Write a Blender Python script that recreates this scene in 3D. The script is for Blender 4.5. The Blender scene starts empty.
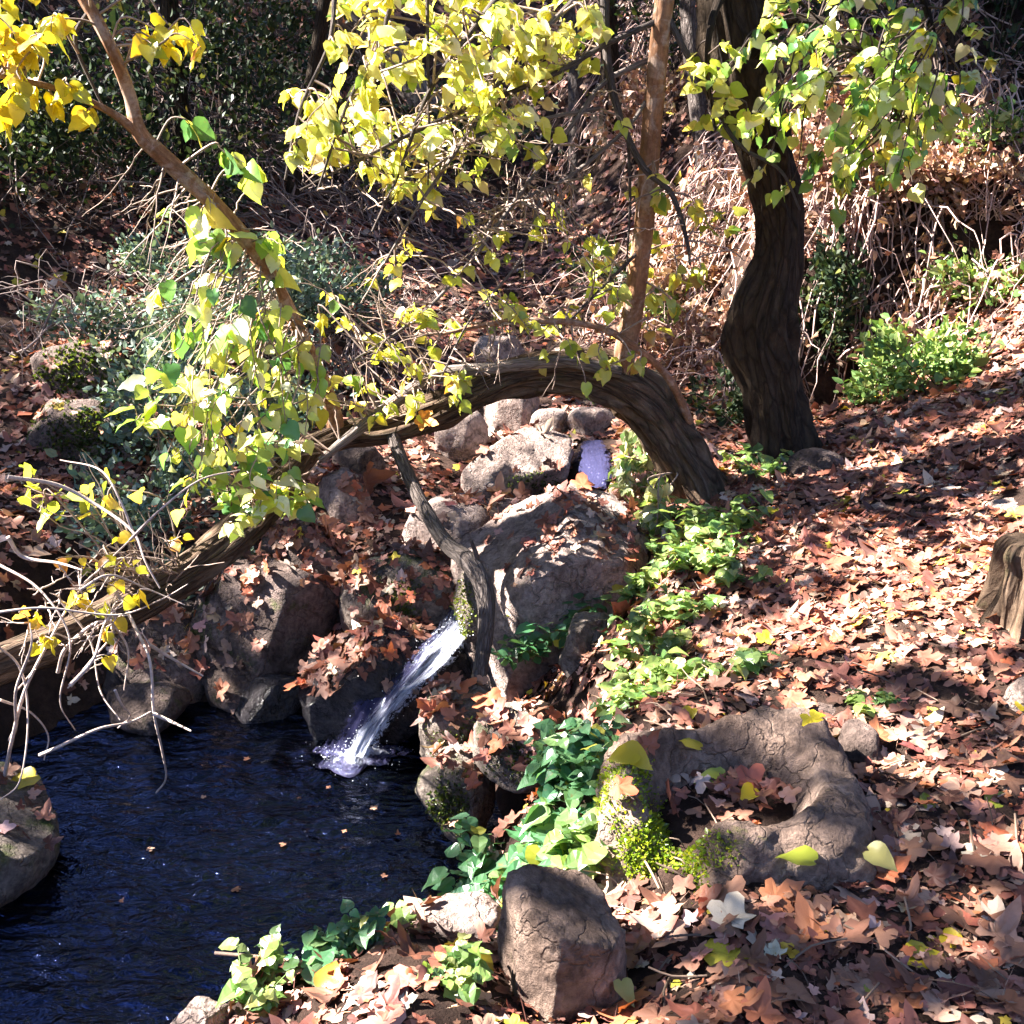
import bpy, math, random
import numpy as np
from mathutils import Vector, noise as mn
C = bpy.context.scene.collection
SC = bpy.context.scene
R = np.random.default_rng(7)
rad = math.radians

# ------------------------------------------------------------------ camera model
H, PITCH, FPX = 1.6, rad(18), 1098.0
FW = np.array([0, math.cos(PITCH), -math.sin(PITCH)]); UP = np.array([0, math.sin(PITCH), math.cos(PITCH)])
CAM = np.array([0, 0, H])
def ray(px, py):
    return FW + np.array([1., 0, 0]) * ((px - 512) / FPX) + UP * ((512 - py) / FPX)
def at(px, py, Y):
    d = ray(px, py); return CAM + d * (Y / d[1])
def topx(P):
    d = np.asarray(P) - CAM; w = d @ FW
    w = np.where(np.abs(w) < 1e-6, 1e-6, w)
    return 512 + FPX * d[..., 0] / w, 512 - FPX * (d @ UP) / w, w
def mpp(Y): return Y * 1.06 / FPX          # metres per pixel near depth Y

# ------------------------------------------------------------------ terrain heights
ZW, ZU = -1.0, -0.36                        # lower and upper water levels
pts = [at(*p) for p in [
 (1000,1020,1.72),(700,1020,1.74),(560,1020,1.9),(430,1000,1.80),(300,1010,1.82),(235,1015,1.85),(330,965,1.98),(420,935,2.1),
 (860,900,2.1),(1000,900,2.05),(720,905,2.1),(600,870,2.38),(860,740,2.75),(1000,740,2.62),(720,720,2.85),(600,740,3.0),
 (520,830,2.85),(470,880,2.68),
 (650,680,3.5),(550,700,4.05),(600,640,4.5),(640,590,4.75),(655,545,5.0),(800,600,3.72),(1000,600,3.42),(720,640,3.55),(690,560,4.25),(850,500,4.75),(1000,480,4.5),
 (780,460,5.78),(690,495,5.3),(900,420,5.6),(1020,370,6.2),(1020,330,6.7),(900,390,6.6),(830,420,6.3),(700,430,6.4),(650,450,6.0),
 (850,385,7.4),(850,270,8.6),(850,150,9.8),(850,0,11.2),(1000,280,7.6),(1000,180,8.6),(1000,60,9.6),(720,330,8.4),(720,230,9.6),(720,100,11.0),(720,0,12.2),
 (450,330,9.0),(500,250,11.0),(550,200,12.5),(500,100,14.0),(500,0,15.0),(600,300,9.6),(600,0,14.6),
 (620,400,7.6),(560,400,7.6),(480,400,7.7),(400,400,7.6),(340,440,6.9),(300,450,6.6),
 (350,540,5.6),(430,570,5.4),(470,520,5.9),(100,500,6.0),(100,400,7.0),(50,300,8.5),(100,230,9.5),(50,100,11.0),(50,0,12.0),(250,300,8.6),(250,180,10.8),(250,60,12.6),(350,0,14.0),
 (240,480,6.2),(180,560,5.35),(60,560,5.3),(0,600,4.9)]]
pts += [np.array(p) for p in [
 (-.6,3.0,-1.5),(-.9,3.6,-1.5),(-.4,4.0,-1.45),(-1.5,4.2,-1.45),(-1.4,2.9,-1.5),(-2.6,3.4,-1.45),(-2.6,2.6,-1.4),(-.2,3.4,-1.35),(-.65,4.6,-1.3),(-1.9,4.7,-1.3),
 (-.75,2.45,-1.25),(-1.4,2.2,-1.1),(-.35,2.75,-1.1),(-.12,3.9,-1.15),(-.1,4.35,-1.0),(-.3,4.75,-.95),(-.6,5.0,-.9),(-1.3,5.15,-.75),(-2.2,5.2,-.7),
 (0.05,4.25,-.8),(.12,3.5,-.85),(.02,3.05,-.8),(-.1,2.6,-.6),(-.58,1.92,-.08),(-.92,1.9,-.7),(-1.3,1.8,-1.1),(-.95,1.55,-.45),(-.25,4.95,-.75),
 (-.1,6.1,-.5),(.3,6.1,-.5),(-.3,6.2,-.42),(.45,6.6,-.25),(.5,7.2,-.12),(.62,6.15,-.12),
 (0,1.2,0),(.6,1.2,.0),(1.2,1.2,.02),(-.8,1.2,-.03),(2,1,.12),(0,.4,0),(1,0,.03),(-1,0,0),(-1.6,1.2,-.7),(0,-2,0),(3,-2,.3),(-3,-1,-.1),(-4,2,-.9),(-3.4,3.4,-1.0),(-3.6,5,-.5),(-4.5,4,.2),(-6,6,1.6),(-6,9,2.8),(-7,3,1.7),(2.6,2,.25),(3.5,4,.8),(4,6.5,1.5),(5,9,3.2),(6,5,2.0),(7,12,5.5),(3,13,4.6),
 (-12,8,6),(-12,0,3),(-40,10,18),(-40,-30,12),(12,8,6),(12,0,3.5),(40,10,18),(40,-30,12),(0,20,5.6),(-8,18,6.5),(0,50,20),(-40,50,24),(40,50,24),(0,-8,.4),(0,-40,6)]]
CP = np.array(pts)
def tps_k(r2): return np.where(r2 > 0, r2 * np.log(r2 + 1e-12), 0)
def tps_fit(cp, lam=0.004):
    n = len(cp); d = cp[:, None, :2] - cp[None, :, :2]; K = tps_k((d ** 2).sum(-1)) + lam * np.eye(n)
    Pm = np.c_[np.ones(n), cp[:, :2]]; A = np.block([[K, Pm], [Pm.T, np.zeros((3, 3))]])
    return np.linalg.solve(A, np.r_[cp[:, 2], 0, 0, 0])
TW = tps_fit(CP)
def fbm(x, y, s, seed=0.0, octv=4):
    """cheap vectorised value-like noise from summed sines"""
    o = np.zeros_like(x, dtype=float); a = 1.0; rr = np.random.default_rng(int(seed * 100) + 5)
    for k in range(octv):
        for j in range(3):
            th = rr.uniform(0, 6.28); ph = rr.uniform(0, 6.28, 2)
            o += a / 3 * np.sin((x * np.cos(th) + y * np.sin(th)) * s + ph[0] + 1.3 * np.sin((y * np.cos(th) - x * np.sin(th)) * s * .7 + ph[1]))
        s *= 2.1; a *= .5
    return o
def zt(x, y):
    x = np.asarray(x, float); y = np.asarray(y, float); sh = x.shape; x = x.ravel(); y = y.ravel()
    out = np.empty(len(x))
    for i in range(0, len(x), 20000):
        xs, ys = x[i:i+20000], y[i:i+20000]
        r2 = (xs[:, None] - CP[None, :, 0]) ** 2 + (ys[:, None] - CP[None, :, 1]) ** 2
        out[i:i+20000] = tps_k(r2) @ TW[:-3] + TW[-3] + TW[-2] * xs + TW[-1] * ys
    st = lambda v, a, b: (lambda t: t * t * (3 - 2 * t))(np.clip((v - a) / (b - a), 0, 1))
    ye = y - .22 * np.sin(x * 2.7) - .1 * np.sin(x * 7.3 + 1)
    out += .85 * st(ye, 7.55, 7.85) * (1 - st(ye, 8.3, 11)) * st(x, 1.35, 1.8) * (1 - st(x, 3.2, 3.8))
    out -= .35 * st(ye, 7.2, 7.5) * (1 - st(ye, 7.55, 7.8)) * np.exp(-((x - 2.15) / .45) ** 2)
    out -= .22 * np.exp(-((x - .12) / .42) ** 2 - ((y - 6.08) / .28) ** 2)
    out += .035 * fbm(x, y, 2.2, 1) + .012 * fbm(x, y, 11, 2, 3)
    return out.reshape(sh)
def zs(x, y): return float(zt(np.array([x]), np.array([y]))[0])
def ground(px, py, y0=1.2, y1=22):
    """points of the terrain seen at pixels (arrays)"""
    px = np.atleast_1d(np.asarray(px, float)); py = np.atleast_1d(np.asarray(py, float))
    d = FW[None] + np.c_[(px - 512) / FPX, 0 * px, 0 * px] + UP[None] * ((512 - py) / FPX)[:, None]
    hit = np.full(len(px), float(y1)); prev = np.full(len(px), y0); done = np.zeros(len(px), bool)
    for Y in np.arange(y0, y1, .06):
        t = Y / d[:, 1]; below = (H + d[:, 2] * t) < zt(d[:, 0] * t, np.full(len(px), Y))
        new = below & ~done; hit[new] = Y; done |= new
        if done.all(): break
    t = hit / d[:, 1]
    return CAM[None] + d * t[:, None]
def g(px, py): return ground(px, py)[0]
def tnormal(x, y, e=.06):
    dx = (zt(x + e, y) - zt(x - e, y)) / (2 * e); dy = (zt(x, y + e) - zt(x, y - e)) / (2 * e)
    n = np.stack([-dx, -dy, np.ones_like(dx)], -1); return n / np.linalg.norm(n, axis=-1, keepdims=True)

# ------------------------------------------------------------------ object helpers
ORG = {}
def tag(o, label=None, cat=None, group=None, kind=None):
    if label: o['label'] = label
    if cat: o['category'] = cat
    if group: o['group'] = group
    if kind: o['kind'] = kind
    return o
def thing(name, loc, label, cat, group=None):
    o = bpy.data.objects.new(name, None); C.objects.link(o); o.location = loc; o.empty_display_size = .1
    ORG[o.name] = np.array(loc, float); return tag(o, label, cat, group)
def mk(name, V, F, mat, parent=None, col=None, uv=None, smooth=True, origin=None):
    V = np.asarray(V, float); F = [np.asarray(f, int) for f in (F if isinstance(F, list) else [F])]; F = [f for f in F if len(f)]
    org = ORG[parent.name] if parent is not None else (np.array(origin, float) if origin is not None else np.zeros(3))
    me = bpy.data.meshes.new(name); me.vertices.add(len(V)); me.vertices.foreach_set('co', (V - org).astype(np.float32).ravel())
    li = np.concatenate([f.ravel() for f in F]); tot = np.concatenate([np.full(len(f), f.shape[1]) for f in F])
    me.loops.add(len(li)); me.loops.foreach_set('vertex_index', li.astype(np.int32))
    me.polygons.add(len(tot)); me.polygons.foreach_set('loop_start', np.r_[0, np.cumsum(tot)[:-1]].astype(np.int32))
    me.polygons.foreach_set('loop_total', tot.astype(np.int32))
    me.polygons.foreach_set('use_smooth', np.full(len(tot), smooth))
    if col is not None:
        a = me.attributes.new('tone', 'FLOAT_COLOR', 'POINT'); a.data.foreach_set('color', np.c_[col, np.ones(len(col))].astype(np.float32).ravel())
    if uv is not None:
        u = me.uv_layers.new(name='UVMap'); u.data.foreach_set('uv', np.asarray(uv)[li].astype(np.float32).ravel())
    me.update(calc_edges=True); me.validate()
    me.materials.append(mat)
    o = bpy.data.objects.new(name, me); C.objects.link(o)
    if parent is not None: o.parent = parent; ORG[o.name] = org.copy()
    else: o.location = org; ORG[o.name] = org.copy()
    return o
class MB:
    """gathers pieces of one mesh"""
    def __init__(s): s.V = []; s.F3 = []; s.F4 = []; s.c = []; s.uv = []; s.n = 0
    def add(s, V, F, col=(1, 1, 1), uv=None):
        V = np.asarray(V, float); F = np.asarray(F, int) + s.n
        (s.F3 if F.shape[1] == 3 else s.F4).append(F); s.V.append(V)
        col = np.asarray(col, float); s.c.append(np.tile(col, (len(V), 1)) if col.ndim == 1 else col)
        s.uv.append(np.zeros((len(V), 2)) if uv is None else uv); s.n += len(V)
    def build(s, name, mat, parent=None, **k):
        F = []
        if s.F3: F.append(np.concatenate(s.F3))
        if s.F4: F.append(np.concatenate(s.F4))
        return mk(name, np.concatenate(s.V), F, mat, parent, col=np.concatenate(s.c), uv=np.concatenate(s.uv), **k)
def smoothline(P, n):
    """Catmull-Rom resample of control rows (any columns)"""
    P = np.asarray(P, float); Q = np.vstack([2 * P[0] - P[1], P, 2 * P[-1] - P[-2]]); out = []
    m = len(P) - 1
    for t in np.linspace(0, m - 1e-6, n):
        i = int(t); f = t - i; a, b, c, d = Q[i], Q[i+1], Q[i+2], Q[i+3]
        out.append(.5 * (2*b + (c - a)*f + (2*a - 5*b + 4*c - d)*f*f + (3*b - a - 3*c + d)*f**3))
    return np.array(out)
def tube(mb, P, r, seg=6, col=(1, 1, 1), rough=0.0, seed=0, cap=True):
    P = np.asarray(P, float); n = len(P); r = np.broadcast_to(np.asarray(r, float), (n,))
    T = np.gradient(P, axis=0); T /= np.linalg.norm(T, axis=1, keepdims=True) + 1e-9
    ref = np.array([0, 0, 1.]) if abs(T[:, 2]).mean() < .75 else np.array([0, 1., 0])
    A = np.cross(T, ref); A /= np.linalg.norm(A, axis=1, keepdims=True) + 1e-9; B = np.cross(A, T)
    th = np.linspace(0, 2 * math.pi, seg, endpoint=False)
    rr = r[:, None] * np.ones(seg)[None]
    L = np.r_[0, np.cumsum(np.linalg.norm(np.diff(P, axis=0), axis=1))]
    if rough:
        ph = np.random.default_rng(seed).uniform(0, 6.28, 8)
        for k, (m_, fl, am) in enumerate([(2, 3, .5), (3, 5, .45), (5, 4, .4), (9, 3, .42), (14, 5, .36), (19, 7, .28), (7, 11, .3), (4, 17, .25)]):
            rr = rr * (1 + rough * am * np.sin(m_ * th[None] + ph[k] + 1.6 * np.sin(L[:, None] * fl + ph[-k - 1]) ) * (1 + .5 * np.sin(L[:, None] * fl * 1.7 + ph[k]))/1.5)
    V = P[:, None] + rr[..., None] * (np.cos(th)[None, :, None] * A[:, None] + np.sin(th)[None, :, None] * B[:, None])
    idx = np.arange(n * seg).reshape(n, seg); a = idx[:-1]; b = idx[1:]
    F = np.stack([a, np.roll(a, -1, 1), np.roll(b, -1, 1), b], -1).reshape(-1, 4)
    uv = np.stack([np.tile(th / 6.2832, (n, 1)), np.repeat(L[:, None], seg, 1)], -1).reshape(-1, 2)
    mb.add(V.reshape(-1, 3), F, col, uv)
    if cap and seg >= 4:
        for ring, flip in ((0, 1), (n - 1, 0)):
            ctr = P[ring] + T[ring] * r[ring] * (.25 if not flip else -.25)
            VV = np.vstack([V[ring], ctr]); k = np.arange(seg); ff = np.stack([k, np.roll(k, -1), np.full(seg, seg)], -1)
            mb.add(VV, ff[:, ::-1] if flip else ff, col, np.zeros((seg + 1, 2)))

# ------------------------------------------------------------------ leaf shapes
def tmpl_heart(fold, droop, seed=0):
    rr = np.random.default_rng(seed); w = rr.uniform(.8, 1.08); sk = rr.normal(0, .12)
    L = [(-.10, -.10), (-.27, -.11), (-.42, .0), (-.5, .2), (-.48, .38), (-.38, .58), (-.22, .80), (-.09, .95)]; n = len(L)
    V = [(0, 0, 0), (0, .3, 0), (0, .6, 0), (0, .85, 0), (0, 1.08, 0)] + [(x * w + rr.normal(0, .02), y + rr.normal(0, .02), 0) for x, y in L] + [(-x * w + rr.normal(0, .02), y + rr.normal(0, .02), 0) for x, y in L]
    V = np.array(V); V[:, 2] = fold * np.abs(V[:, 0]) - droop * np.clip(V[:, 1], 0, 2) ** 2 + .05 * np.sin(V[:, 1] * 8 + V[:, 0] * 5 + seed) * (np.abs(V[:, 0]) > .15) + rr.normal(0, .012, len(V)); V[:, 0] += sk * V[:, 1] ** 2
    F = []
    for o, fl in ((5, 0), (5 + n, 1)):
        for t in ([0, o, o+1], [0, o+1, o+2], [0, o+2, 1], [1, o+2, o+3], [1, o+3, o+4], [1, o+4, 2], [2, o+4, o+5], [2, o+5, 3], [3, o+5, o+6], [3, o+6, o+7], [3, o+7, 4]):
            F.append(t[::-1] if fl else t)
    return V, np.array(F)
def tmpl_plane(curl, seed, hi=True):
    rr = np.random.default_rng(seed)
    A = [-168, -150, -128, -112, -98, -82, -66, -56, -46, -36, -25, -12, 0]
    D = [.20, .36, .50, .44, .37, .56, .66, .58, .42, .46, .62, .74, .84]
    if not hi: A, D = A[::2], D[::2]
    A = A + [-a for a in A[:-1][::-1]]; D = D + D[:-1][::-1]; n = len(A)
    ring = []
    for a, d in zip(A, D):
        d *= rr.uniform(.86, 1.1); a = rad(a + rr.uniform(-4, 4)); ring.append((math.sin(a) * d, .3 + math.cos(a) * d, 0))
    ring = np.array(ring); c0 = np.array([[0, .3, 0]])
    V = np.vstack([c0, c0 + (ring - c0) * .5, ring]) if hi else np.vstack([c0, ring])
    V = np.vstack([V, [(.012, .0, 0), (.03, -.5, .04), (-.012, .0, 0)]])
    ax = rr.uniform(0, 3.14); q = V[:, 0] * math.cos(ax) + (V[:, 1] - .3) * math.sin(ax); p = -V[:, 0] * math.sin(ax) + (V[:, 1] - .3) * math.cos(ax)
    V[:, 2] += curl * (q ** 2) + .25 * curl * p ** 3 + .05 * np.sin(q * 9 + seed) + rr.normal(0, .018, len(V))
    k = np.arange(n - 1); F = [(0, i + 2, i + 1) for i in k]
    if hi:
        F += [(i + 1, i + 2, i + 1 + n) for i in k] + [(i + 2, i + 2 + n, i + 1 + n) for i in k]
    m = len(V) - 3; F += [(m, m + 1, m + 2)]
    return V, np.array(F)
def tmpl_oval(fold):
    V = np.array([(0, 0, 0), (-.3, .3, fold * .3), (-.26, .65, fold * .26), (0, 1, -.05), (.26, .65, fold * .26), (.3, .3, fold * .3), (0, .5, 0)])
    return V, np.array([(0, 1, 6), (1, 2, 6), (2, 3, 6), (3, 4, 6), (4, 5, 6), (5, 0, 6)])[:, ::-1]
HEART = [tmpl_heart(f, d, q) for q, (f, d) in enumerate(((.2, .12), (.3, .3), (.05, .25), (.25, .05), (-.15, .15), (.4, .35), (.12, -.15), (.2, .5)))]
_pc = ((.55, 1), (-.4, 2), (.8, 3), (.15, 4), (-.65, 5), (.4, 6))
PLANE = [tmpl_plane(c, s) for c, s in _pc]; PLANE_LO = [tmpl_plane(c, s, False) for c, s in _pc]
OVAL = [tmpl_oval(f) for f in (.2, .5, -.1)]
def scatter(mb, T, pos, axis, nrm, size, col):
    """leaves: axis = along the leaf, nrm = its upper side"""
    pos = np.asarray(pos, float); n = len(pos)
    if n == 0: return
    a = axis / (np.linalg.norm(axis, axis=1, keepdims=True) + 1e-9)
    z = nrm - (nrm * a).sum(1, keepdims=True) * a; z /= np.linalg.norm(z, axis=1, keepdims=True) + 1e-9
    x = np.cross(a, z); which = R.integers(0, len(T), n)
    for k, (V, F) in enumerate(T):
        s = which == k; m = s.sum()
        if not m: continue
        W = (V[None, :, 0, None] * x[s][:, None] + V[None, :, 1, None] * a[s][:, None] + V[None, :, 2, None] * z[s][:, None]) * size[s][:, None, None] + pos[s][:, None]
        FF = (F[None] + (np.arange(m) * len(V))[:, None, None]).reshape(-1, 3)
        mb.add(W.reshape(-1, 3), FF, np.repeat(col[s], len(V), 0))
def palette(n, cols, w, jit=.18):
    cols = np.array(cols); w = np.array(w, float); k = R.choice(len(cols), n, p=w / w.sum())
    c = cols[k] * np.exp(R.normal(0, jit, (n, 1))) * np.exp(R.normal(0, jit * .35, (n, 3)))
    return np.clip(c, .002, .95)
def rnd3(n): 
    v = R.normal(0, 1, (n, 3)); return v / np.linalg.norm(v, axis=1, keepdims=True)

# ------------------------------------------------------------------ materials
class NT:
    def __init__(s, name):
        s.m = bpy.data.materials.new(name); s.m.use_nodes = True; s.t = s.m.node_tree; s.t.nodes.clear()
        s.out = s.n('ShaderNodeOutputMaterial')
    def n(s, t, **k):
        d = s.t.nodes.new(t)
        for a, b in k.items(): setattr(d, a, b)
        return d
    def l(s, a, b): s.t.links.new(a, b)
    def noise(s, co, scale, det=6, rough=.6, dist=0.):
        d = s.n('ShaderNodeTexNoise'); d.inputs['Scale'].default_value = scale; d.inputs['Detail'].default_value = det; d.inputs['Roughness'].default_value = rough; d.inputs['Distortion'].default_value = dist
        if co is not None: s.l(co, d.inputs['Vector'])
        return d.outputs[0]
    def ramp(s, f, stops):
        d = s.n('ShaderNodeValToRGB'); e = d.color_ramp.elements
        while len(e) < len(stops): e.new(.5)
        for q, (p, c) in zip(e, stops): q.position = p; q.color = (*c, 1) if len(c) == 3 else c
        s.l(f, d.inputs[0]); return d.outputs[0]
    def mix(s, f, a, b, mode='MIX'):
        d = s.n('ShaderNodeMix', data_type='RGBA', blend_type=mode)
        for v, i in ((f, 0), (a, 6), (b, 7)):
            if isinstance(v, (int, float)): d.inputs[i].default_value = v
            elif isinstance(v, tuple): d.inputs[i].default_value = (*v, 1)
            else: s.l(v, d.inputs[i])
        return d.outputs[2]
    def math(s, op, a, b=0.0, clamp=False):
        d = s.n('ShaderNodeMath', operation=op, use_clamp=clamp)
        for v, i in ((a, 0), (b, 1)):
            if isinstance(v, (int, float)): d.inputs[i].default_value = v
            else: s.l(v, d.inputs[i])
        return d.outputs[0]
    def bump(s, h, strength=.5, dist=.02):
        d = s.n('ShaderNodeBump'); d.inputs['Strength'].default_value = strength; d.inputs['Distance'].default_value = dist; s.l(h, d.inputs['Height']); return d.outputs[0]
    def pbr(s, col, rough=.8, nrm=None, spec=.3):
        d = s.n('ShaderNodeBsdfPrincipled')
        if isinstance(col, tuple): d.inputs['Base Color'].default_value = (*col, 1)
        else: s.l(col, d.inputs['Base Color'])
        if isinstance(rough, (int, float)): d.inputs['Roughness'].default_value = rough
        else: s.l(rough, d.inputs['Roughness'])
        d.inputs['Specular IOR Level'].default_value = spec
        if nrm is not None: s.l(nrm, d.inputs['Normal'])
        return d
    def done(s, sh): s.l(sh.outputs[0] if hasattr(sh, 'outputs') else sh, s.out.inputs[0]); return s.m
    def obj(s): return s.n('ShaderNodeTexCoord').outputs['Object']

def m_leaf(name, trans=.45, rough=.33, spec=.75, vein=.2):
    k = NT(name); a = k.n('ShaderNodeAttribute', attribute_name='tone').outputs['Color']
    nz = k.noise(k.obj(), 60, 4); c = k.mix(vein, a, k.mix(nz, (.25, .2, .12), (1.4, 1.4, 1.2)), 'MULTIPLY')
    sp_ = k.ramp(k.noise(k.obj(), 38, 5, .7), [(.60, (0, 0, 0)), (.70, (1, 1, 1))]); c = k.mix(k.math('MULTIPLY', sp_, .55), c, (.22, .12, .05))
    p = k.pbr(c, rough, k.bump(nz, .25, .004), spec)
    t = k.n('ShaderNodeBsdfTranslucent'); k.l(k.mix(1.0, c, (1.25, 1.15, .6), 'MULTIPLY'), t.inputs[0])
    x = k.n('ShaderNodeMixShader'); x.inputs[0].default_value = trans; k.l(p.outputs[0], x.inputs[1]); k.l(t.outputs[0], x.inputs[2])
    return k.done(x)
def m_stone(name, c1, c2, c3, moss=.5, mossc=((.035, .06, .012), (.10, .14, .02)), rough=.85, wet=0.0):
    k = NT(name); o = k.obj(); n1 = k.noise(o, 3.2, 8, .65, .4); n2 = k.noise(o, 14, 8, .7); n3 = k.noise(o, 55, 6, .7)
    base = k.ramp(n1, [(.30, c1), (.5, c2), (.72, c3)])
    cw = k.mix(.5, o, k.n('ShaderNodeTexNoise').outputs[1], 'ADD') if False else o
    dz = k.n('ShaderNodeTexNoise'); dz.inputs['Scale'].default_value = 6; dz.inputs['Detail'].default_value = 5; k.l(o, dz.inputs['Vector']); cw = k.mix(.5, o, dz.outputs[1], 'ADD')
    cv = k.n('ShaderNodeTexVoronoi', feature='DISTANCE_TO_EDGE'); cv.inputs['Scale'].default_value = 4.5; k.l(cw, cv.inputs['Vector']); crk = k.ramp(cv.outputs['Distance'], [(.0, (0, 0, 0)), (.035, (1, 1, 1))])
    base = k.mix(.28, base, k.ramp(crk, [(0, (.2, .17, .15)), (1, (1, 1, 1))]), 'MULTIPLY')
    base = k.mix(.75, base, k.ramp(n2, [(.33, (.22, .2, .19)), (.47, (.8, .78, .77)), (.56, (1.05, 1.04, 1.02)), (.70, (1.5, 1.46, 1.4))]), 'MULTIPLY')
    base = k.mix(.6, base, k.ramp(n3, [(.35, (.45, .43, .42)), (.6, (1.25, 1.24, 1.22))]), 'MULTIPLY')
    v = k.n('ShaderNodeTexVoronoi', feature='F1'); v.inputs['Scale'].default_value = 26; k.l(o, v.inputs['Vector'])
    pit = k.ramp(v.outputs['Distance'], [(.0, (.3, .28, .26)), (.22, (1, 1, 1))])
    base = k.mix(k.math('MULTIPLY', k.ramp(k.noise(o, 6, 3), [(.5, (0, 0, 0)), (.62, (1, 1, 1))]), .6), base, pit, 'MULTIPLY')
    geo = k.n('ShaderNodeNewGeometry'); sp = k.n('ShaderNodeSeparateXYZ'); k.l(geo.outputs['Normal'], sp.inputs[0])
    f = k.math('ADD', k.math('MULTIPLY', k.math('SUBTRACT', k.noise(o, 5.0, 7, .68, .3), .5), 4.2), k.math('SUBTRACT', k.math('MULTIPLY', sp.outputs[2], .15), 1.0 - 1.5 * moss))
    f = k.math('MULTIPLY', f, 1.6, True)
    if moss > 0:
        mc = k.ramp(k.noise(o, 40, 5, .7), [(.3, mossc[0]), (.7, mossc[1])]); base = k.mix(f, base, mc)
    h = k.math('ADD', k.math('ADD', k.math('MULTIPLY', n2, .9), k.math('MULTIPLY', crk, .25)), k.math('ADD', k.math('MULTIPLY', n3, .4), k.math('MULTIPLY', k.noise(o, 160, 4, .7), .2)))
    h = k.math('ADD', h, k.math('MULTIPLY', k.math('MULTIPLY', f, k.noise(o, 130, 3)), .9))
    p = k.pbr(base, rough, k.bump(h, 1.0, .045), .25 + wet * .4)
    return k.done(p)
def m_bark(name, c1, c2, c3, su=7., sv=3., strength=.8, moss=0., ck=.75):
    k = NT(name); uv = k.n('ShaderNodeTexCoord').outputs['UV']; o = k.obj()
    mp = k.n('ShaderNodeMapping'); mp.inputs['Scale'].default_value = (su, sv, 1); k.l(uv, mp.inputs[0])
    v = k.n('ShaderNodeTexVoronoi', feature='DISTANCE_TO_EDGE'); v.inputs['Scale'].default_value = 2.2
    dn = k.n('ShaderNodeTexNoise'); dn.inputs['Scale'].default_value = 1.3; dn.inputs['Detail'].default_value = 4; k.l(mp.outputs[0], dn.inputs['Vector']); w = k.mix(.9, mp.outputs[0], dn.outputs[1], 'ADD'); k.l(w, v.inputs['Vector'])
    n1 = k.noise(mp.outputs[0], 3, 8, .7, .6); n2 = k.noise(o, 5, 5); n3 = k.noise(o, 60, 5, .7)
    crack = k.ramp(v.outputs['Distance'], [(.0, (0, 0, 0)), (.22, (1, 1, 1))])
    base = k.ramp(n1, [(.3, c1), (.52, c2), (.75, c3)])
    base = k.mix(ck, base, k.ramp(crack, [(0, (.3, .27, .25)), (.6, (1, 1, 1))]), 'MULTIPLY')
    base = k.mix(.5, base, k.ramp(n2, [(.35, (.55, .55, .55)), (.65, (1.3, 1.25, 1.2))]), 'MULTIPLY')
    if ck < .5: base = k.mix(k.math('MULTIPLY', k.ramp(k.noise(o, 9, 6, .7, .5), [(.5, (0, 0, 0)), (.6, (1, 1, 1))]), .7), base, (.42, .33, .27)); base = k.mix(.6, base, k.ramp(k.noise(o, 45, 5, .75), [(.35, (.45, .42, .4)), (.6, (1.15, 1.12, 1.1))]), 'MULTIPLY')
    if moss: base = k.mix(k.math('MULTIPLY', k.ramp(k.noise(o, 7, 6, .7), [(.55, (0, 0, 0)), (.66, (1, 1, 1))]), moss), base, (.05, .065, .02))
    h = k.math('ADD', k.math('ADD', k.math('MULTIPLY', crack, .7), n1), k.math('MULTIPLY', n3, .3))
    return k.done(k.pbr(base, .88, k.bump(h, strength, .02), .2))
def m_twig(name):
    k = NT(name); a = k.n('ShaderNodeAttribute', attribute_name='tone').outputs['Color']; n = k.noise(k.obj(), 35, 5, .7)
    c = k.mix(.8, a, k.ramp(n, [(.3, (.45, .42, .4)), (.7, (1.35, 1.3, 1.25))]), 'MULTIPLY')
    return k.done(k.pbr(c, .75, k.bump(n, .5, .004), .3))
M = {}
M['leaf'] = m_leaf('living leaf'); M['shade_canopy'] = m_leaf('canopy leaf', .06)
M['evergreen'] = m_leaf('evergreen leaf', .22, .5, .2)
M['dry'] = m_leaf('dry leaf', .12, .6, .35, .5)
M['twig'] = m_twig('twig bark')
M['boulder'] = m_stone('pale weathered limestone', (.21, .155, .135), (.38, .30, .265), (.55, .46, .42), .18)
M['mossy'] = m_stone('mossy limestone', (.11, .09, .075), (.22, .185, .16), (.36, .31, .28), .58)
M['bowl'] = m_stone('brown pitted limestone', (.12, .08, .06), (.27, .195, .155), (.47, .37, .31), .24, ((.09, .13, .012), (.30, .36, .02)))
M['shade'] = m_stone('shade-darkened limestone', (.055, .04, .034), (.15, .11, .095), (.36, .28, .26), .45)  # darker limestone with the shade put into its colour, for rocks in shaded spots
M['wet'] = m_stone('wet black stone', (.02, .019, .02), (.05, .045, .05), (.10, .09, .095), .2, rough=.25, wet=.8)
M['bark_dark'] = m_bark('dark furrowed bark', (.022, .015, .01), (.055, .038, .024), (.10, .072, .045), 8, 2.2, 1.0)
M['bark_arch'] = m_bark('brown cracked bark', (.05, .033, .022), (.13, .088, .058), (.25, .185, .13), 9, 2, 1.0, .3)
M['bark_slim'] = m_bark('smooth reddish bark', (.20, .10, .055), (.29, .155, .085), (.38, .24, .15), 3, 2.5, .35, 0, .2)
M['bark_grey'] = m_bark('grey dead wood', (.07, .058, .052), (.13, .11, .10), (.22, .19, .175), 6, 5, .7)
M['bark_log'] = m_bark('pale log bark', (.12, .09, .07), (.27, .215, .175), (.42, .36, .31), 7, 3, .9, .15)
M['bark_pale'] = m_bark('pale grey bark', (.12, .10, .09), (.22, .19, .17), (.34, .30, .27), 6, 3, .6)
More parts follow.
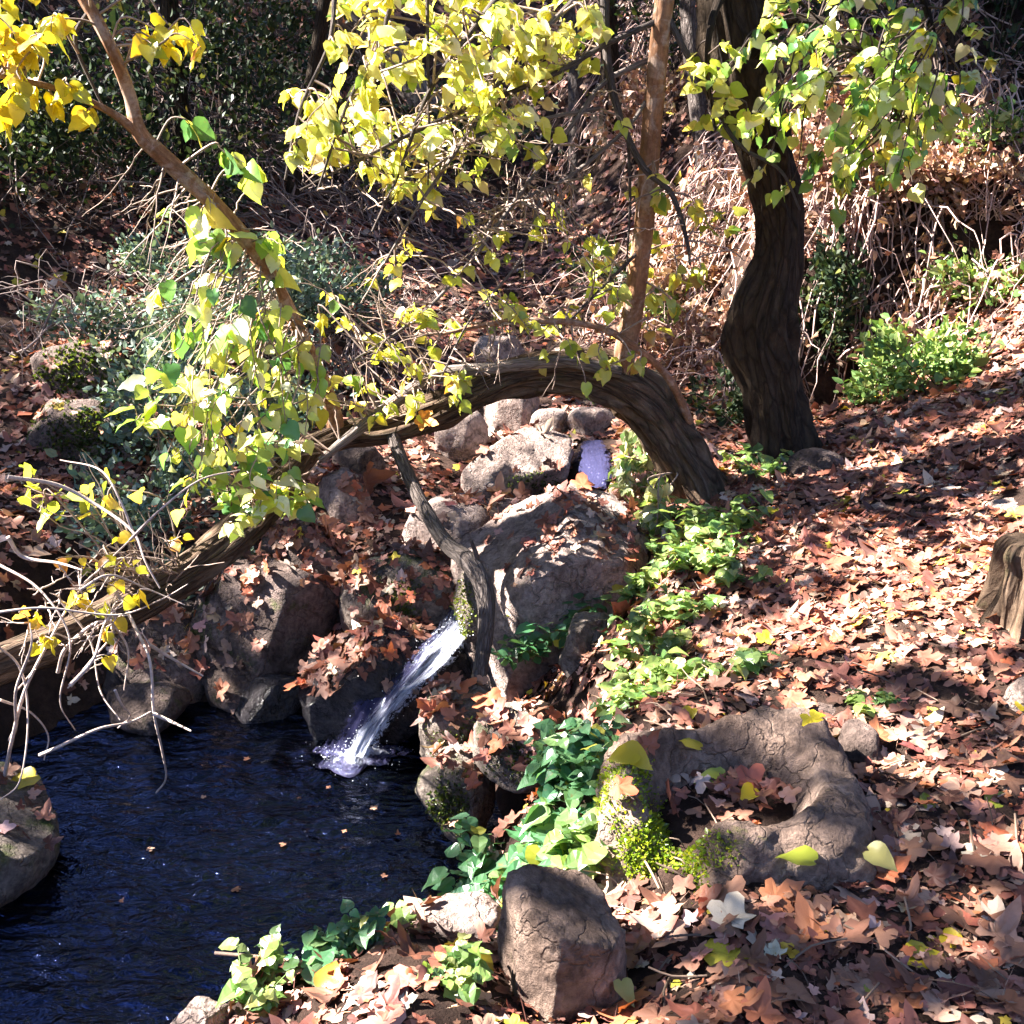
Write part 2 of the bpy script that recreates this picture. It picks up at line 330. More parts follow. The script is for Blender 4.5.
k = NT('forest soil'); o = k.obj(); n1 = k.noise(o, 2.5, 8, .65); n2 = k.noise(o, 22, 8, .75); n3 = k.noise(o, 90, 4, .7)
c = k.ramp(n1, [(.3, (.028, .019, .015)), (.55, (.065, .042, .033)), (.75, (.12, .078, .06))])
c = k.mix(.7, c, k.ramp(n2, [(.3, (.35, .3, .3)), (.7, (1.6, 1.45, 1.35))]), 'MULTIPLY')
h = k.math('ADD', k.math('MULTIPLY', n2, 1.0), k.math('MULTIPLY', n3, .4)); M['soil'] = k.done(k.pbr(c, .95, k.bump(h, 1.0, .05), .15))
def m_water(name, deep, sx, sy, amp, foam=False):
    k = NT(name); o = k.obj(); mp = k.n('ShaderNodeMapping'); mp.inputs['Scale'].default_value = (sx, sy, 1); mp.inputs['Rotation'].default_value = (0, 0, .35); k.l(o, mp.inputs[0])
    n1 = k.noise(mp.outputs[0], 1.0, 4, .55, .8); n2 = k.noise(mp.outputs[0], 3.1, 3, .5, .5)
    h = k.math('ADD', n1, k.math('MULTIPLY', n2, .35))
    p = k.pbr(deep, .03, k.bump(h, 1.0, amp), 1.0); p.inputs['IOR'].default_value = 1.43; p.inputs['Specular Tint'].default_value = (.22, .36, 1, 1)
    return k.done(p)
M['pool'] = m_water('deep pool water', (.0002, .0003, .0006), 6, 12, .03)
M['upper'] = m_water('shallow stream water', (.02, .018, .022), 9, 18, .012)
def m_fall(name, foam_lo, foam_hi, sp=.8, tint=(.7, .74, 1, 1)):
    k = NT(name); uv = k.n('ShaderNodeTexCoord').outputs['UV']; mp = k.n('ShaderNodeMapping'); mp.inputs['Scale'].default_value = (14, 3.2, 1); k.l(uv, mp.inputs[0])
    n1 = k.noise(mp.outputs[0], 1.0, 7, .7, .8); a = k.n('ShaderNodeAttribute', attribute_name='tone').outputs['Color']
    sep = k.n('ShaderNodeSeparateColor'); k.l(a, sep.inputs[0])
    f = k.math('ADD', n1, k.math('SUBTRACT', sep.outputs[0], .5)); f = k.ramp(f, [(foam_lo, (0, 0, 0)), (foam_hi, (1, 1, 1))])
    w = k.pbr((.03, .03, .07), .07, k.bump(n1, .8, .02), sp); w.inputs['Specular Tint'].default_value = tint
    fo = k.pbr((.72, .78, .92), .4, k.bump(n1, .9, .03), .4)
    x = k.n('ShaderNodeMixShader'); k.l(f, x.inputs[0]); k.l(w.outputs[0], x.inputs[1]); k.l(fo.outputs[0], x.inputs[2])
    # ragged edges: the sheet breaks up towards both sides
    su_ = k.n('ShaderNodeSeparateXYZ'); k.l(uv, su_.inputs[0]); ed = k.math('SUBTRACT', 1.0, k.math('MULTIPLY', k.math('ABSOLUTE', k.math('SUBTRACT', su_.outputs[0], .5)), 2.0))
    mp2 = k.n('ShaderNodeMapping'); mp2.inputs['Scale'].default_value = (5, 5, 1); k.l(uv, mp2.inputs[0]); al = k.ramp(k.math('ADD', ed, k.math('MULTIPLY', k.math('SUBTRACT', k.noise(mp2.outputs[0], 1.6, 7, .75, 1.0), .5), 2.6)), [(.12, (0, 0, 0)), (.3, (1, 1, 1))])
    tr = k.n('ShaderNodeBsdfTransparent'); y = k.n('ShaderNodeMixShader'); k.l(al, y.inputs[0]); k.l(tr.outputs[0], y.inputs[1]); k.l(x.outputs[0], y.inputs[2]); return k.done(y)
M['fall'] = m_fall('falling water', .47, .80); M['cascade'] = m_fall('thin sliding water', .58, .85, .22, (.45, .45, 1, 1))
k = NT('white foam'); M['foam'] = k.done(k.pbr((.75, .8, .9), .5, None, .4))

# ------------------------------------------------------------------ the setting: ground and water
N = 300; u = np.linspace(-1, 1, N); gx = 3.6 * u + 38 * np.sign(u) * np.abs(u) ** 4.5; gy = 5.2 + 4.4 * u + 38 * np.sign(u) * np.abs(u) ** 4.5
X, Y = np.meshgrid(gx, gy); Z = zt(X, Y); idx = np.arange(N * N).reshape(N, N)
F = np.stack([idx[:-1, :-1], idx[:-1, 1:], idx[1:, 1:], idx[1:, :-1]], -1).reshape(-1, 4)
tag(mk('ground', np.stack([X, Y, Z], -1).reshape(-1, 3), F, M['soil']), kind='structure')
def sheet(name, x0, x1, y0, y1, z, mat, n=90, amp=0.0, fx=None):
    xs = np.linspace(x0, x1, n); ys = np.linspace(y0, y1, n); X, Y = np.meshgrid(xs, ys); Z = z + amp * fbm(X, Y * 1.9, 19, 3, 3)
    if fx is not None: Z = Z + fx(X, Y)
    i = np.arange(n * n).reshape(n, n); F = np.stack([i[:-1, :-1], i[:-1, 1:], i[1:, 1:], i[1:, :-1]], -1).reshape(-1, 4)
    return tag(mk(name, np.stack([X, Y, Z], -1).reshape(-1, 3), F, mat), kind='structure')
SPL = at(352, 752, 4.42); SPL[2] = ZW
def rings(X, Y):
    d = np.hypot(X - SPL[0], Y - SPL[1]); return .012 * np.sin(d * 38) * np.exp(-d * 1.7) / (1 + d)
sheet('pool_water', -3.6, .35, .9, 5.4, ZW, M['pool'], 380, .009, rings)
sheet('stream_water', -.42, .75, 5.7, 6.42, ZU, M['upper'], 60, .003)

# ------------------------------------------------------------------ rocks
def ico(sub):
    import bmesh
    bm = bmesh.new(); bmesh.ops.create_icosphere(bm, subdivisions=sub, radius=1)
    V = np.array([v.co[:] for v in bm.verts]); F = np.array([[v.index for v in f.verts] for f in bm.faces]); bm.free(); return V, F
ICO = {s: ico(s) for s in (3, 4, 5, 6)}
ROCKS = {}
def rock(name, label, ctr, dims, mat, seed=1, n=3.0, cuts=7, rough=.10, yaw=0., sub=5, tilt=(0, 0), fn=None, cat='rock', planes=(), cut=(.62, .95)):
    """a boulder: superellipsoid, flat fracture planes, fractal noise. dims = half sizes"""
    rr = np.random.default_rng(seed); D, F = ICO[sub]; dims = np.array(dims, float)
    V = D / ((np.abs(D) ** n).sum(1, keepdims=True)) ** (1 / n)
    for i in range(cuts + len(planes)):
        if i < len(planes): nv, off = np.array(planes[i][:3], float), planes[i][3]; nv /= np.linalg.norm(nv)
        else:
            nv = rr.normal(0, 1, 3); nv[2] *= .7; nv /= np.linalg.norm(nv); off = rr.uniform(*cut)
        d = V @ nv - off; V = V - np.where(d > 0, d * .93, 0)[:, None] * nv
    so = rr.uniform(0, 50, 3)
    V = V * dims; sc = dims.mean()
    nz = np.array([mn.fractal(Vector(p * (1.5 / sc) + so), .85, 2.1, 5) for p in V])
    nz2 = np.array([mn.ridged_multi_fractal(Vector(p * (4.5 / sc) + so), .9, 2.1, 4, .9, 2.0) for p in V]) - 1.0
    nz3 = np.array([mn.ridged_multi_fractal(Vector(p * (13 / sc) + so), .8, 2.2, 3, .9, 2.0) for p in V]) - 1.0 if sub > 4 else 0
    V = V + D * (rough * sc * (nz * .75 + nz2 * .16 + nz3 * .07))[:, None]
    if fn: V = fn(V)
    cy, sy = math.cos(yaw), math.sin(yaw); tx, ty = tilt
    Rx = np.array([[1, 0, 0], [0, math.cos(tx), -math.sin(tx)], [0, math.sin(tx), math.cos(tx)]]); Ry = np.array([[math.cos(ty), 0, math.sin(ty)], [0, 1, 0], [-math.sin(ty), 0, math.cos(ty)]])
    Rz = np.array([[cy, -sy, 0], [sy, cy, 0], [0, 0, 1]]); V = V @ (Rz @ Ry @ Rx).T + np.array(ctr)
    base = np.array([ctr[0], ctr[1], V[:, 2].min()])
    o = tag(mk(name, V, F, M[mat], origin=base), label, cat); ROCKS[o.name] = (V, F); o['_k'] = 0; del o['_k']
    return o
def rbox(name, label, box, Yc, depth, mat, seed, dz=1.0, **k):
    """rock from its outline in the photograph (x0,y0,x1,y1), its distance and real depth"""
    x0, y0, x1, y1 = box; c = at((x0 + x1) / 2, (y0 + y1) / 2, Yc); s = mpp(Yc) * 1.02
    return rock(name, label, c, ((x1 - x0) / 2 * s * 1.08, depth / 2, (y1 - y0) / 2 * s * 1.1 * dz), mat, seed, **k)
rk = {}
# large foreground upright stone
rk['up'] = rock('standing_stone', 'upright block of stone at the bottom edge, pale left face and dark flat front', at(564, 985, 1.93) + np.array([0, .02, -.012]), (.118, .125, .25), 'bowl', 11, n=7, cuts=0, rough=.10, yaw=rad(18), sub=6, planes=[(.22, -.04, .97, .80), (-.8, -.55, .2, 1.08), (.75, -.6, .25, 1.15)])
rk['upl'] = rbox('stone', 'pale sunlit stone leaning against the upright block of stone', (398, 896, 508, 985), 2.2, .26, 'boulder', 12, n=3, cuts=6, yaw=.3)
def bowl(V):
    x, y, z = V.T.copy(); q = ((x + .03) / .235) ** 2 + ((y + .02) / .19) ** 2
    w = np.clip(1.15 - q, 0, 1); w = w * w * (3 - 2 * w); z = np.where(z > -.05, z - .155 * w * (z + .05) / .2, z)
    q2 = ((x + .20) / .10) ** 2 + ((y + .20) / .14) ** 2; w2 = np.clip(1.1 - q2, 0, 1); z = z - .06 * w2 * (z > -.02)
    q3 = ((y - .25) / .12) ** 2; z = z + .05 * np.clip(1 - q3, 0, 1) * (z > .0)
    return np.stack([x, y, z], 1)
rk['bowl'] = rock('hollowed_rock', 'brown rock hollowed like a basin, yellow leaves inside and bright moss on its lip', at(728, 808, 2.46) + np.array([0, -.05, -.055]), (.335, .31, .22), 'bowl', 21, n=3.6, cuts=4, rough=.15, sub=6, yaw=.05, fn=bowl, cut=(.8, 1.0))
rk['boulder'] = rbox('boulder', 'large pale boulder with leaves on top beside the waterfall', (466, 503, 652, 694), 4.95, .8, 'boulder', 31, n=4.2, cuts=0, rough=.11, sub=6, yaw=.12, planes=[(-.45, -.12, .89, .70), (.2, -.97, -.12, .80), (-.9, -.35, .1, .82), (.3, -.2, .93, .80), (.9, -.4, .2, .9)])
rk['slab'] = rbox('stone', 'thin mossy upright slab left of the large boulder at the waterfall lip', (455, 570, 492, 640), 4.82, .2, 'mossy', 32, sub=4)
rk['under'] = rbox('stone', 'dark mossy round stone under the right side of the large boulder', (560, 618, 618, 678), 4.25, .3, 'mossy', 33)
for q in [
 ('stone', 'mossy stone with leaves at the right foot of the waterfall', (418, 690, 500, 765), 4.05, .36, 'mossy', 41),
 ('stone', 'pale topped stone between the mossy waterfall stone and the hollowed rock', (478, 706, 566, 782), 3.75, .38, 'mossy', 42),
 ('stone', 'low green mossy stone at the right edge of the pool', (420, 752, 492, 838), 3.75, .34, 'mossy', 43),
 ('boulder', 'flat topped sunlit rock beside the small upper cascade', (462, 436, 580, 496), 6.55, .6, 'boulder', 44),
 ('stone', 'dark grey stone under the arch below the trunk, left of the flat topped rock', (436, 412, 484, 466), 7.0, .35, 'boulder', 45),
 ('stone', 'tall pale stone under the crown of the arched trunk', (486, 388, 536, 438), 7.35, .35, 'boulder', 46),
 ('stone', 'small stone behind the flat topped rock, just right of the tall pale stone', (532, 410, 574, 440), 7.2, .3, 'boulder', 47),
 ('stone', 'small stone above the upper cascade', (570, 410, 614, 444), 7.1, .3, 'boulder', 48),
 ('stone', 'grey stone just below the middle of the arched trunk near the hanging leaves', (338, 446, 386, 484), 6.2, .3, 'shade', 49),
 ('rock', 'grey sloping rock under the hanging green leaves', (318, 474, 378, 540), 5.95, .4, 'boulder', 50),
 ('rock', 'pinkish grey rock face behind the dead leaning branch', (404, 504, 494, 590), 5.45, .45, 'boulder', 51),
 ('stone', 'low rounded stone at the front edge of the upper stream pool', (470, 502, 545, 540), 5.75, .3, 'boulder', 52),
 ('rock', 'mossy rock under a drift of fallen leaves left of the waterfall', (344, 556, 462, 642), 5.15, .5, 'mossy', 53),
 ('boulder', 'wet black boulder with leaves on top that the waterfall runs over', (308, 628, 470, 750), 4.72, .6, 'wet', 54),
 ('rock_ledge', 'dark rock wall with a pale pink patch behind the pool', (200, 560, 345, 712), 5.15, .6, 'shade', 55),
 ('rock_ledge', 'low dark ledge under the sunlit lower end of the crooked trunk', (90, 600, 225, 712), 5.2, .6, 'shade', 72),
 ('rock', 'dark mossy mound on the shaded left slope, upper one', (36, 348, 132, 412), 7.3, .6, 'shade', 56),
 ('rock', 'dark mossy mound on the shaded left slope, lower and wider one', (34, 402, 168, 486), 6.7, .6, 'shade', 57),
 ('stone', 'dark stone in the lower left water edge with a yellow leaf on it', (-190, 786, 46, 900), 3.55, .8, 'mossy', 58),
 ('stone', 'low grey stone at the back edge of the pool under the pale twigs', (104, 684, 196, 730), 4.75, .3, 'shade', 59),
 ('stone', 'pale stone sticking out of the sunlit leaves on the path', (856, 504, 902, 552), 4.55, .18, 'boulder', 60),
 ('stone', 'pale stone at the right edge of the sunlit path', (982, 504, 1050, 556), 4.25, .3, 'boulder', 61),
 ('stone', 'low mossy stone at the bottom among the small plants', (340, 950, 440, 1015), 1.95, .2, 'mossy', 62),
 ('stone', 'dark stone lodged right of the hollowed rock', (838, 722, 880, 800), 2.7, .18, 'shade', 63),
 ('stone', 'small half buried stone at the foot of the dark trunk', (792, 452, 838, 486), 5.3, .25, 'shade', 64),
 ('stone', 'pale block at the right edge of the path with a yellow leaf beside it', (1000, 676, 1050, 740), 2.8, .16, 'boulder', 65),
 ('stone', 'pale flat stone in the far stream bed, seen below the top of the arch', (540, 352, 600, 380), 8.6, .5, 'boulder', 66),
 ('stone', 'pale mossy stone half hidden behind the arched trunk', (470, 340, 530, 372), 8.2, .5, 'boulder', 67),
 ('stone', 'small stone breaking through the path leaves below the sunlit patch', (800, 706, 846, 730), 2.95, .12, 'shade', 68),
 ('rock', 'leaf covered rock sloping from the grey rock to the pool', (262, 516, 360, 620), 5.4, .5, 'shade', 69),
 ('stone', 'dark wet stone at the back of the pool left of the waterfall', (228, 676, 312, 726), 4.85, .3, 'wet', 70),
 ('stone', 'pale stone in the bottom left corner of the bank', (160, 1000, 240, 1050), 1.84, .12, 'boulder', 71),
]:
    nm, lab, box, Yc, dep, mat, sd = q
    big = (box[2] - box[0]) > 110
    rk[sd] = rbox(nm, lab, box, Yc, dep, mat, sd, n=2.8, cuts=8, rough=.10, sub=5 if big or Yc < 4.6 else 4, yaw=(sd * .37) % 1.2 - .6)

# ------------------------------------------------------------------ waterfall and cascade
def flow(name, rows, mat, foam, thick=.03, nu=26, nv=70, rip=1.):
    L = smoothline([r[0] for r in rows], nv); Q = smoothline([r[1] for r in rows], nv); fo = smoothline([[*f] for f in foam], nv)
    s = np.linspace(0, 1, nu); P = L[:, None] * (1 - s)[None, :, None] + Q[:, None] * s[None, :, None]
    t = np.linspace(0, 1, nv)[:, None]; ln = np.linalg.norm(np.diff((L + Q) / 2, axis=0), axis=1).sum()
    bump_ = thick * np.sin(np.pi * s)[None] ** .5 + rip * .011 * fbm(np.tile(s[None] * 7, (nv, 1)), np.tile(t * 3.2, (1, nu)), 2.2, 6, 4)
    P = P + bump_[..., None] * np.array([0, -.6, .8]); i = np.arange(nu * nv).reshape(nv, nu)
    F = np.stack([i[:-1, :-1], i[:-1, 1:], i[1:, 1:], i[1:, :-1]], -1).reshape(-1, 4)
    f = fo[:, :1] * (1 - s)[None] + fo[:, 1:] * s[None]; uv = np.stack([np.tile(s, (nv, 1)), np.repeat(t * ln * 4, nu, 1)], -1).reshape(-1, 2)
    mb = MB(); mb.add(P.reshape(-1, 3), F, np.repeat(f.reshape(-1, 1), 3, 1), uv); o = mb.build(name, M[mat]); return tag(o, kind='structure')
flow('waterfall', [(at(449, 608, 5.0), at(474, 606, 5.0)), (at(434, 630, 4.82), at(472, 634, 4.8)), (at(412, 654, 4.62), at(452, 664, 4.58)), (at(388, 690, 4.44), at(418, 694, 4.4)), (at(362, 724, 4.36), at(388, 728, 4.32)), (at(342, 757, 4.34), at(370, 760, 4.3))],
     'fall', [(.45, .6), (.5, .75), (.4, .8), (.35, .7), (.55, .65), (.85, .85)])
flow('water_film', [(at(430, 640, 4.83), at(450, 650, 4.8)), (at(395, 668, 4.6), at(425, 676, 4.58)), (at(352, 706, 4.46), at(398, 704, 4.42)), (at(330, 756, 4.42), at(372, 752, 4.36))], 'cascade', [(.3, .45), (.2, .4), (.15, .35), (.3, .5)], thick=.012)
def og(px, py):
    p = g(px, py); return p + (CAM - p) * .022
flow('cascade', [(og(580, 444), og(604, 442)), (og(572, 456), og(611, 455)), (og(575, 472), og(614, 474)), (og(568, 492), og(606, 490))], 'cascade', [(.02, .05), (.05, .08), (.08, .12), (.42, .45)], nv=40, rip=.25)
mb = MB(); D3, F3 = ico(1); D5, F5 = ICO[3]
nr_, na_ = 26, 72; rr_ = np.linspace(0, 1, nr_)[:, None]; aa_ = np.linspace(0, 2 * math.pi, na_)[None]
wob = .17 * (1 + .22 * np.sin(aa_ * 3 + 1) + .15 * np.sin(aa_ * 7)); X_ = SPL[0] + .02 + wob * rr_ * np.cos(aa_) * 1.15; Y_ = SPL[1] - .02 + wob * rr_ * np.sin(aa_) * .85; Z_ = ZW + .012 + .045 * np.exp(-(rr_ * 3.2) ** 2) * (1 + .3 * np.sin(aa_ * 5)) + .006 * np.sin(rr_ * 40 + aa_ * 3) + .004 * np.sin(aa_ * 17 + rr_ * 25)
i = np.arange(nr_ * na_).reshape(nr_, na_); F = np.stack([i[:-1, :-1], i[1:, :-1], i[1:, 1:], i[:-1, 1:]], -1).reshape(-1, 4); mbf = MB()
mbf.add(np.stack([X_, Y_, Z_ + 0 * X_], -1).reshape(-1, 3), F, np.repeat((.78 - .55 * rr_ + .1 * np.sin(aa_ * 4)).reshape(-1, 1), 3, 1), np.stack([.5 + .42 * rr_ * np.cos(aa_), .5 + .42 * rr_ * np.sin(aa_)], -1).reshape(-1, 2) * np.array([1, 2.2]))
tag(mbf.build('splash_foam', M['fall']), 'white churned water where the waterfall enters the pool', 'foam', kind='stuff')
for i in range(60):
    a = R.uniform(0, 6.28); d = abs(R.normal(0, .085)); r = R.uniform(.004, .014) * math.exp(-d * 6)
    mb.add((D5 + .25 * np.sin(D5[:, [1, 2, 0]] * 5 + i)) * r * np.array([1.2, .9, .45]) + SPL + np.array([d * math.cos(a) * 1.3 + .02, d * math.sin(a) * .7, .004]), F5)
for i in range(500):
    a = R.uniform(0, 6.28); d = abs(R.normal(0, .11)); r = R.uniform(.001, .0035) * (1.6 if d < .06 else .8)
    p = SPL + np.array([d * math.cos(a), d * .8 * math.sin(a), abs(R.normal(0, .035)) * max(0, 1 - d * 4)])
    mb.add(D3 * r * np.array([1, 1, .6]) + p, F3)
for i in range(420):
    s = R.uniform(0, 1); p = at(460 - 108 * s + R.normal(0, 7), 628 + 124 * s + R.normal(0, 6) - abs(R.normal(0, 5)), 4.72 - .4 * s); mb.add(D3 * R.uniform(.0012, .0035) + p, F3)
tag(mb.build('foam', M['foam']), 'white splashing foam and drops where the waterfall meets the pool', 'foam', kind='stuff')

# ------------------------------------------------------------------ trunks and branches
def pline(P, n):
    """px,py,Y,width_px rows -> smooth points and radii"""
    Q = smoothline([[*at(a, b, c), w * mpp(c) / 2] for a, b, c, w in P], n); return Q[:, :3], Q[:, 3]
def branch(parent, name, P, mat, n=None, seg=8, rough=.12, seed=0, col=(1, 1, 1)):
    p, r = pline(P, n or len(P) * 6); mb = MB(); tube(mb, p, r, seg, col, rough, seed); o = mb.build(name, M[mat], parent); return o, p
TW_P = (.30, .23, .19); TW_D = (.075, .055, .045); TW_R = (.22, .12, .07)
LC_Y = ([(.64, .60, .13), (.54, .58, .10), (.38, .47, .05), (.18, .30, .05), (.5, .25, .06)], [4, 4, 2.5, .7, .2])
LC_GLARE = ([(.74, .73, .42), (.68, .68, .24), (.60, .62, .12), (.42, .52, .08), (.2, .32, .06)], [3, 4, 3, 1.5, .6])  # paler leaf tones, the blown-out sunlight painted into the colour
LC_G = ([(.72, .74, .50), (.60, .62, .16), (.42, .54, .11), (.20, .36, .07), (.10, .26, .08), (.58, .52, .06)], [2.2, 2.2, 3, 2.2, 1.2, .5])  # the palest tone is sun glare painted into the leaf colour
LC_O = ([(.64, .52, .035), (.60, .55, .045), (.46, .48, .05), (.55, .26, .05)], [3, 3, 1, .5])
def spray(parent, anchors, ctr, rad_, ntw, lpt, size, pal, droop=.15, T=HEART, mat='leaf', twc=TW_P, twr=.0035, bare=0, name='leaf_spray', flat=.5, trim=.45):
    """leafy twigs from anchors to points in an ellipsoid; the leaves hang along each twig"""
    lb, tb = MB(), MB(); anchors = np.atleast_2d(anchors); ctr = np.asarray(ctr); pos, ax, nr, sz = [], [], [], []
    for i in range(ntw + bare):
        e = ctr + rnd3(1)[0] * np.array(rad_) * R.uniform(.25, 1) ** .6
        j = np.argmin(np.linalg.norm(anchors - e, axis=1) + R.uniform(0, .25, len(anchors))); a = anchors[j]
        d = e - a; ln = np.linalg.norm(d)
        mid = a + d * .5 + R.normal(0, .12, 3) * ln + np.array([0, 0, .12 * ln])
        m2 = a + d * .8 + R.normal(0, .05, 3) * ln
        P = smoothline([a, mid, m2, e - np.array([0, 0, droop * ln * .5])], 14)
        if i >= ntw:
            P = a + d * np.linspace(0, 1, 14)[:, None] + np.cumsum(R.normal(0, .011, (14, 3)), 0) * ln + np.array([0, 0, -.25 * ln]) * np.linspace(0, 1, 14)[:, None] ** 2 * R.uniform(-.5, 1)
            for _q in range(R.integers(1, 4)):
                j0 = int(R.integers(5, 12)); dd_ = (P[-1] - P[0]) / (ln + 1e-6) + R.normal(0, .55, 3); B_ = P[j0] + dd_ * np.linspace(0, 1, 6)[:, None] * ln * R.uniform(.12, .35) + np.cumsum(R.normal(0, .008, (6, 3)), 0) * ln; B_[0] = P[j0]
                tube(tb, B_, np.linspace(twr * .75, twr * .3, 6), 4, np.array(twc) * R.uniform(.6, 1.4), cap=False)
        tube(tb, P, np.linspace(twr * 1.5, twr * .45, 14), 4, np.array(twc) * R.uniform(.6, 1.4), cap=False)
        if i >= ntw: continue
        t = np.sort(R.uniform(trim, 1.0, lpt)); t[-1] = 1
        ii = np.clip((t * 13).astype(int), 0, 12); fr = (t * 13 - ii)[:, None]; Q = P[ii] * (1 - fr) + P[np.minimum(ii + 1, 13)] * fr
        Tn = P[ii + 1] - P[ii]; Tn /= np.linalg.norm(Tn, axis=1, keepdims=True) + 1e-9
        sd = np.cross(Tn, [0, 0, 1.]) * np.where(np.arange(lpt) % 2, 1, -1)[:, None]
        A = sd * .9 + Tn * .5 + R.normal(0, .35, (lpt, 3)) + np.array([0, 0, -.55]); A /= np.linalg.norm(A, axis=1, keepdims=True)
        Q2 = Q + A * size * .25 * R.uniform(.5, 1.3, (lpt, 1))
        pos.append(Q2); ax.append(A); nr.append(np.array([0, 0, flat]) + R.normal(0, .45, (lpt, 3)) + np.array([-.1, -.25, 0])); sz.append(size * np.exp(np.clip(R.normal(0, .22, lpt), -.5, .3)))
    p = np.concatenate(pos); scatter(lb, T, p, np.concatenate(ax), np.concatenate(nr), np.concatenate(sz), palette(len(p), *pal))
    o = lb.build(name, M[mat], parent); tb.build('twig', M['twig'], o); return o

# --- the arched tree
at_base = g(700, 500)
arch = thing('arched_tree', (at_base[0], at_base[1], zs(at_base[0], at_base[1])), 'crooked tree whose brown trunk arches over the stream to the left, with yellow green leaves', 'tree')
archP = [(722, 545, 5.35, 74), (700, 498, 5.34, 62), (674, 446, 5.3, 49), (645, 404, 5.25, 48), (610, 381, 5.2, 44), (570, 372, 5.15, 35), (530, 373, 5.12, 32), (490, 384, 5.1, 32), (440, 408, 5.05, 33), (390, 428, 5.0, 30), (345, 435, 4.95, 26), (305, 450, 4.8, 26)]
p, r = pline(archP, 130); mb = MB(); tube(mb, p, r, 40, (1, 1, 1), .26, 3); mb.build('trunk', M['bark_arch'], arch); archpts = p
lg, logpts = branch(arch, 'lower_trunk', [(310, 446, 4.82, 25), (280, 486, 4.6, 30), (240, 530, 4.45, 34), (175, 580, 4.25, 36), (100, 622, 4.1, 38), (0, 664, 3.95, 39), (-130, 715, 3.8, 41), (-260, 800, 3.7, 43)], 'bark_arch', 90, 32, .24, 9)
br = {}
_, br['slim'] = branch(arch, 'branch', [(616, 392, 5.2, 24), (622, 368, 5.2, 20), (634, 300, 5.18, 18), (645, 215, 5.15, 18), (652, 130, 5.1, 18), (660, 40, 5.05, 17), (668, -60, 5.0, 16), (660, -260, 4.9, 14), (690, -500, 4.8, 10)], 'bark_slim', 110, 18, .13, 4)
_, br['left'] = branch(arch, 'branch', [(338, 436, 4.95, 18), (328, 396, 4.85, 14), (300, 332, 4.65, 14), (262, 262, 4.45, 15), (215, 205, 4.3, 15), (165, 158, 4.2, 15), (140, 132, 4.15, 14), (130, 95, 4.15, 12), (112, 50, 4.1, 12), (85, 0, 4.1, 11), (50, -60, 4.1, 10), (20, -200, 4.1, 8)], 'bark_slim', 110, 14, .13, 5)
_, br['fork'] = branch(arch, 'branch', [(140, 134, 4.15, 10), (110, 112, 4.1, 7), (60, 90, 4.0, 6), (10, 78, 3.9, 5), (-60, 60, 3.8, 4)], 'bark_slim', 30, 8)
_, br['pale'] = branch(arch, 'branch', [(620, 372, 5.1, 12), (560, 362, 5.05, 12), (487, 369, 5.0, 11), (440, 375, 4.95, 12), (400, 398, 4.9, 12), (355, 432, 4.8, 10), (320, 460, 4.7, 7)], 'bark_pale', 40, 9)
_, br['thin'] = branch(arch, 'branch', [(690, 422, 5.25, 8), (668, 378, 5.1, 7), (638, 350, 5.0, 7), (600, 328, 4.95, 6), (545, 321, 4.9, 6), (490, 324, 4.85, 5), (440, 335, 4.8, 3)], 'bark_slim', 40, 8)
diag = [[(664, 18, 5.05, 6), (609, 43, 4.95, 5), (554, 74, 4.85, 5), (496, 98, 4.75, 4.5), (429, 125, 4.65, 4), (359, 160, 4.55, 3), (300, 190, 4.5, 2)],
 [(640, -70, 5.0, 7), (574, 0, 4.9, 6), (539, 35, 4.85, 5), (508, 70, 4.8, 5), (480, 113, 4.75, 4), (453, 156, 4.7, 4), (418, 207, 4.6, 3), (385, 262, 4.5, 2)],
 [(648, 60, 5.1, 6), (605, 82, 5.0, 5), (578, 117, 4.95, 4.5), (539, 168, 4.85, 4), (496, 227, 4.75, 4), (461, 273, 4.7, 3.5), (414, 320, 4.65, 3), (343, 367, 4.55, 2)],
 [(612, -40, 5.0, 8), (605, 0, 5.0, 8), (609, 70, 5.0, 7), (623, 125, 4.98, 6), (644, 168, 4.95, 6), (672, 195, 4.95, 5), (687, 242, 4.95, 4), (690, 265, 4.95, 2)],
 [(650, 95, 5.1, 4), (625, 130, 5.0, 3.5), (570, 176, 4.9, 3.5), (531, 195, 4.85, 3), (492, 219, 4.8, 2.5), (480, 252, 4.75, 1.5)],
 [(427, -20, 4.6, 3), (428, 60, 4.6, 3), (429, 130, 4.6, 2.5), (428, 185, 4.6, 1.5)],
 [(600, 108, 5.0, 4), (546, 118, 4.9, 3), (492, 133, 4.8, 3), (437, 165, 4.7, 2.5), (390, 210, 4.6, 2)],
 [(628, 137, 5.0, 3), (630, 200, 5.0, 2.5), (627, 262, 5.0, 1.5)],
 [(520, -30, 4.8, 6), (480, 20, 4.7, 5), (430, 90, 4.6, 4), (400, 170, 4.5, 3), (372, 232, 4.45, 2)],
 [(400, -30, 4.5, 5), (380, 40, 4.45, 4), (345, 110, 4.4, 3), (318, 190, 4.35, 2)],
 [(335, -30, 4.5, 5), (330, 40, 4.4, 4), (300, 110, 4.35, 3), (285, 180, 4.3, 2)],
 [(540, 200, 4.85, 3), (520, 260, 4.8, 2.5), (470, 320, 4.75, 2), (440, 380, 4.7, 2)],
 [(640, 250, 5.15, 4), (600, 290, 5.0, 3), (560, 330, 4.95, 2)],
 [(660, 0, 5.05, 6), (690, 60, 5.0, 5), (735, 140, 4.95, 4), (780, 170, 4.9, 3), (800, 210, 4.9, 2)],
 [(90, 10, 4.1, 5), (75, 40, 4.1, 4), (95, 90, 4.1, 3), (108, 115, 4.1, 2)]]
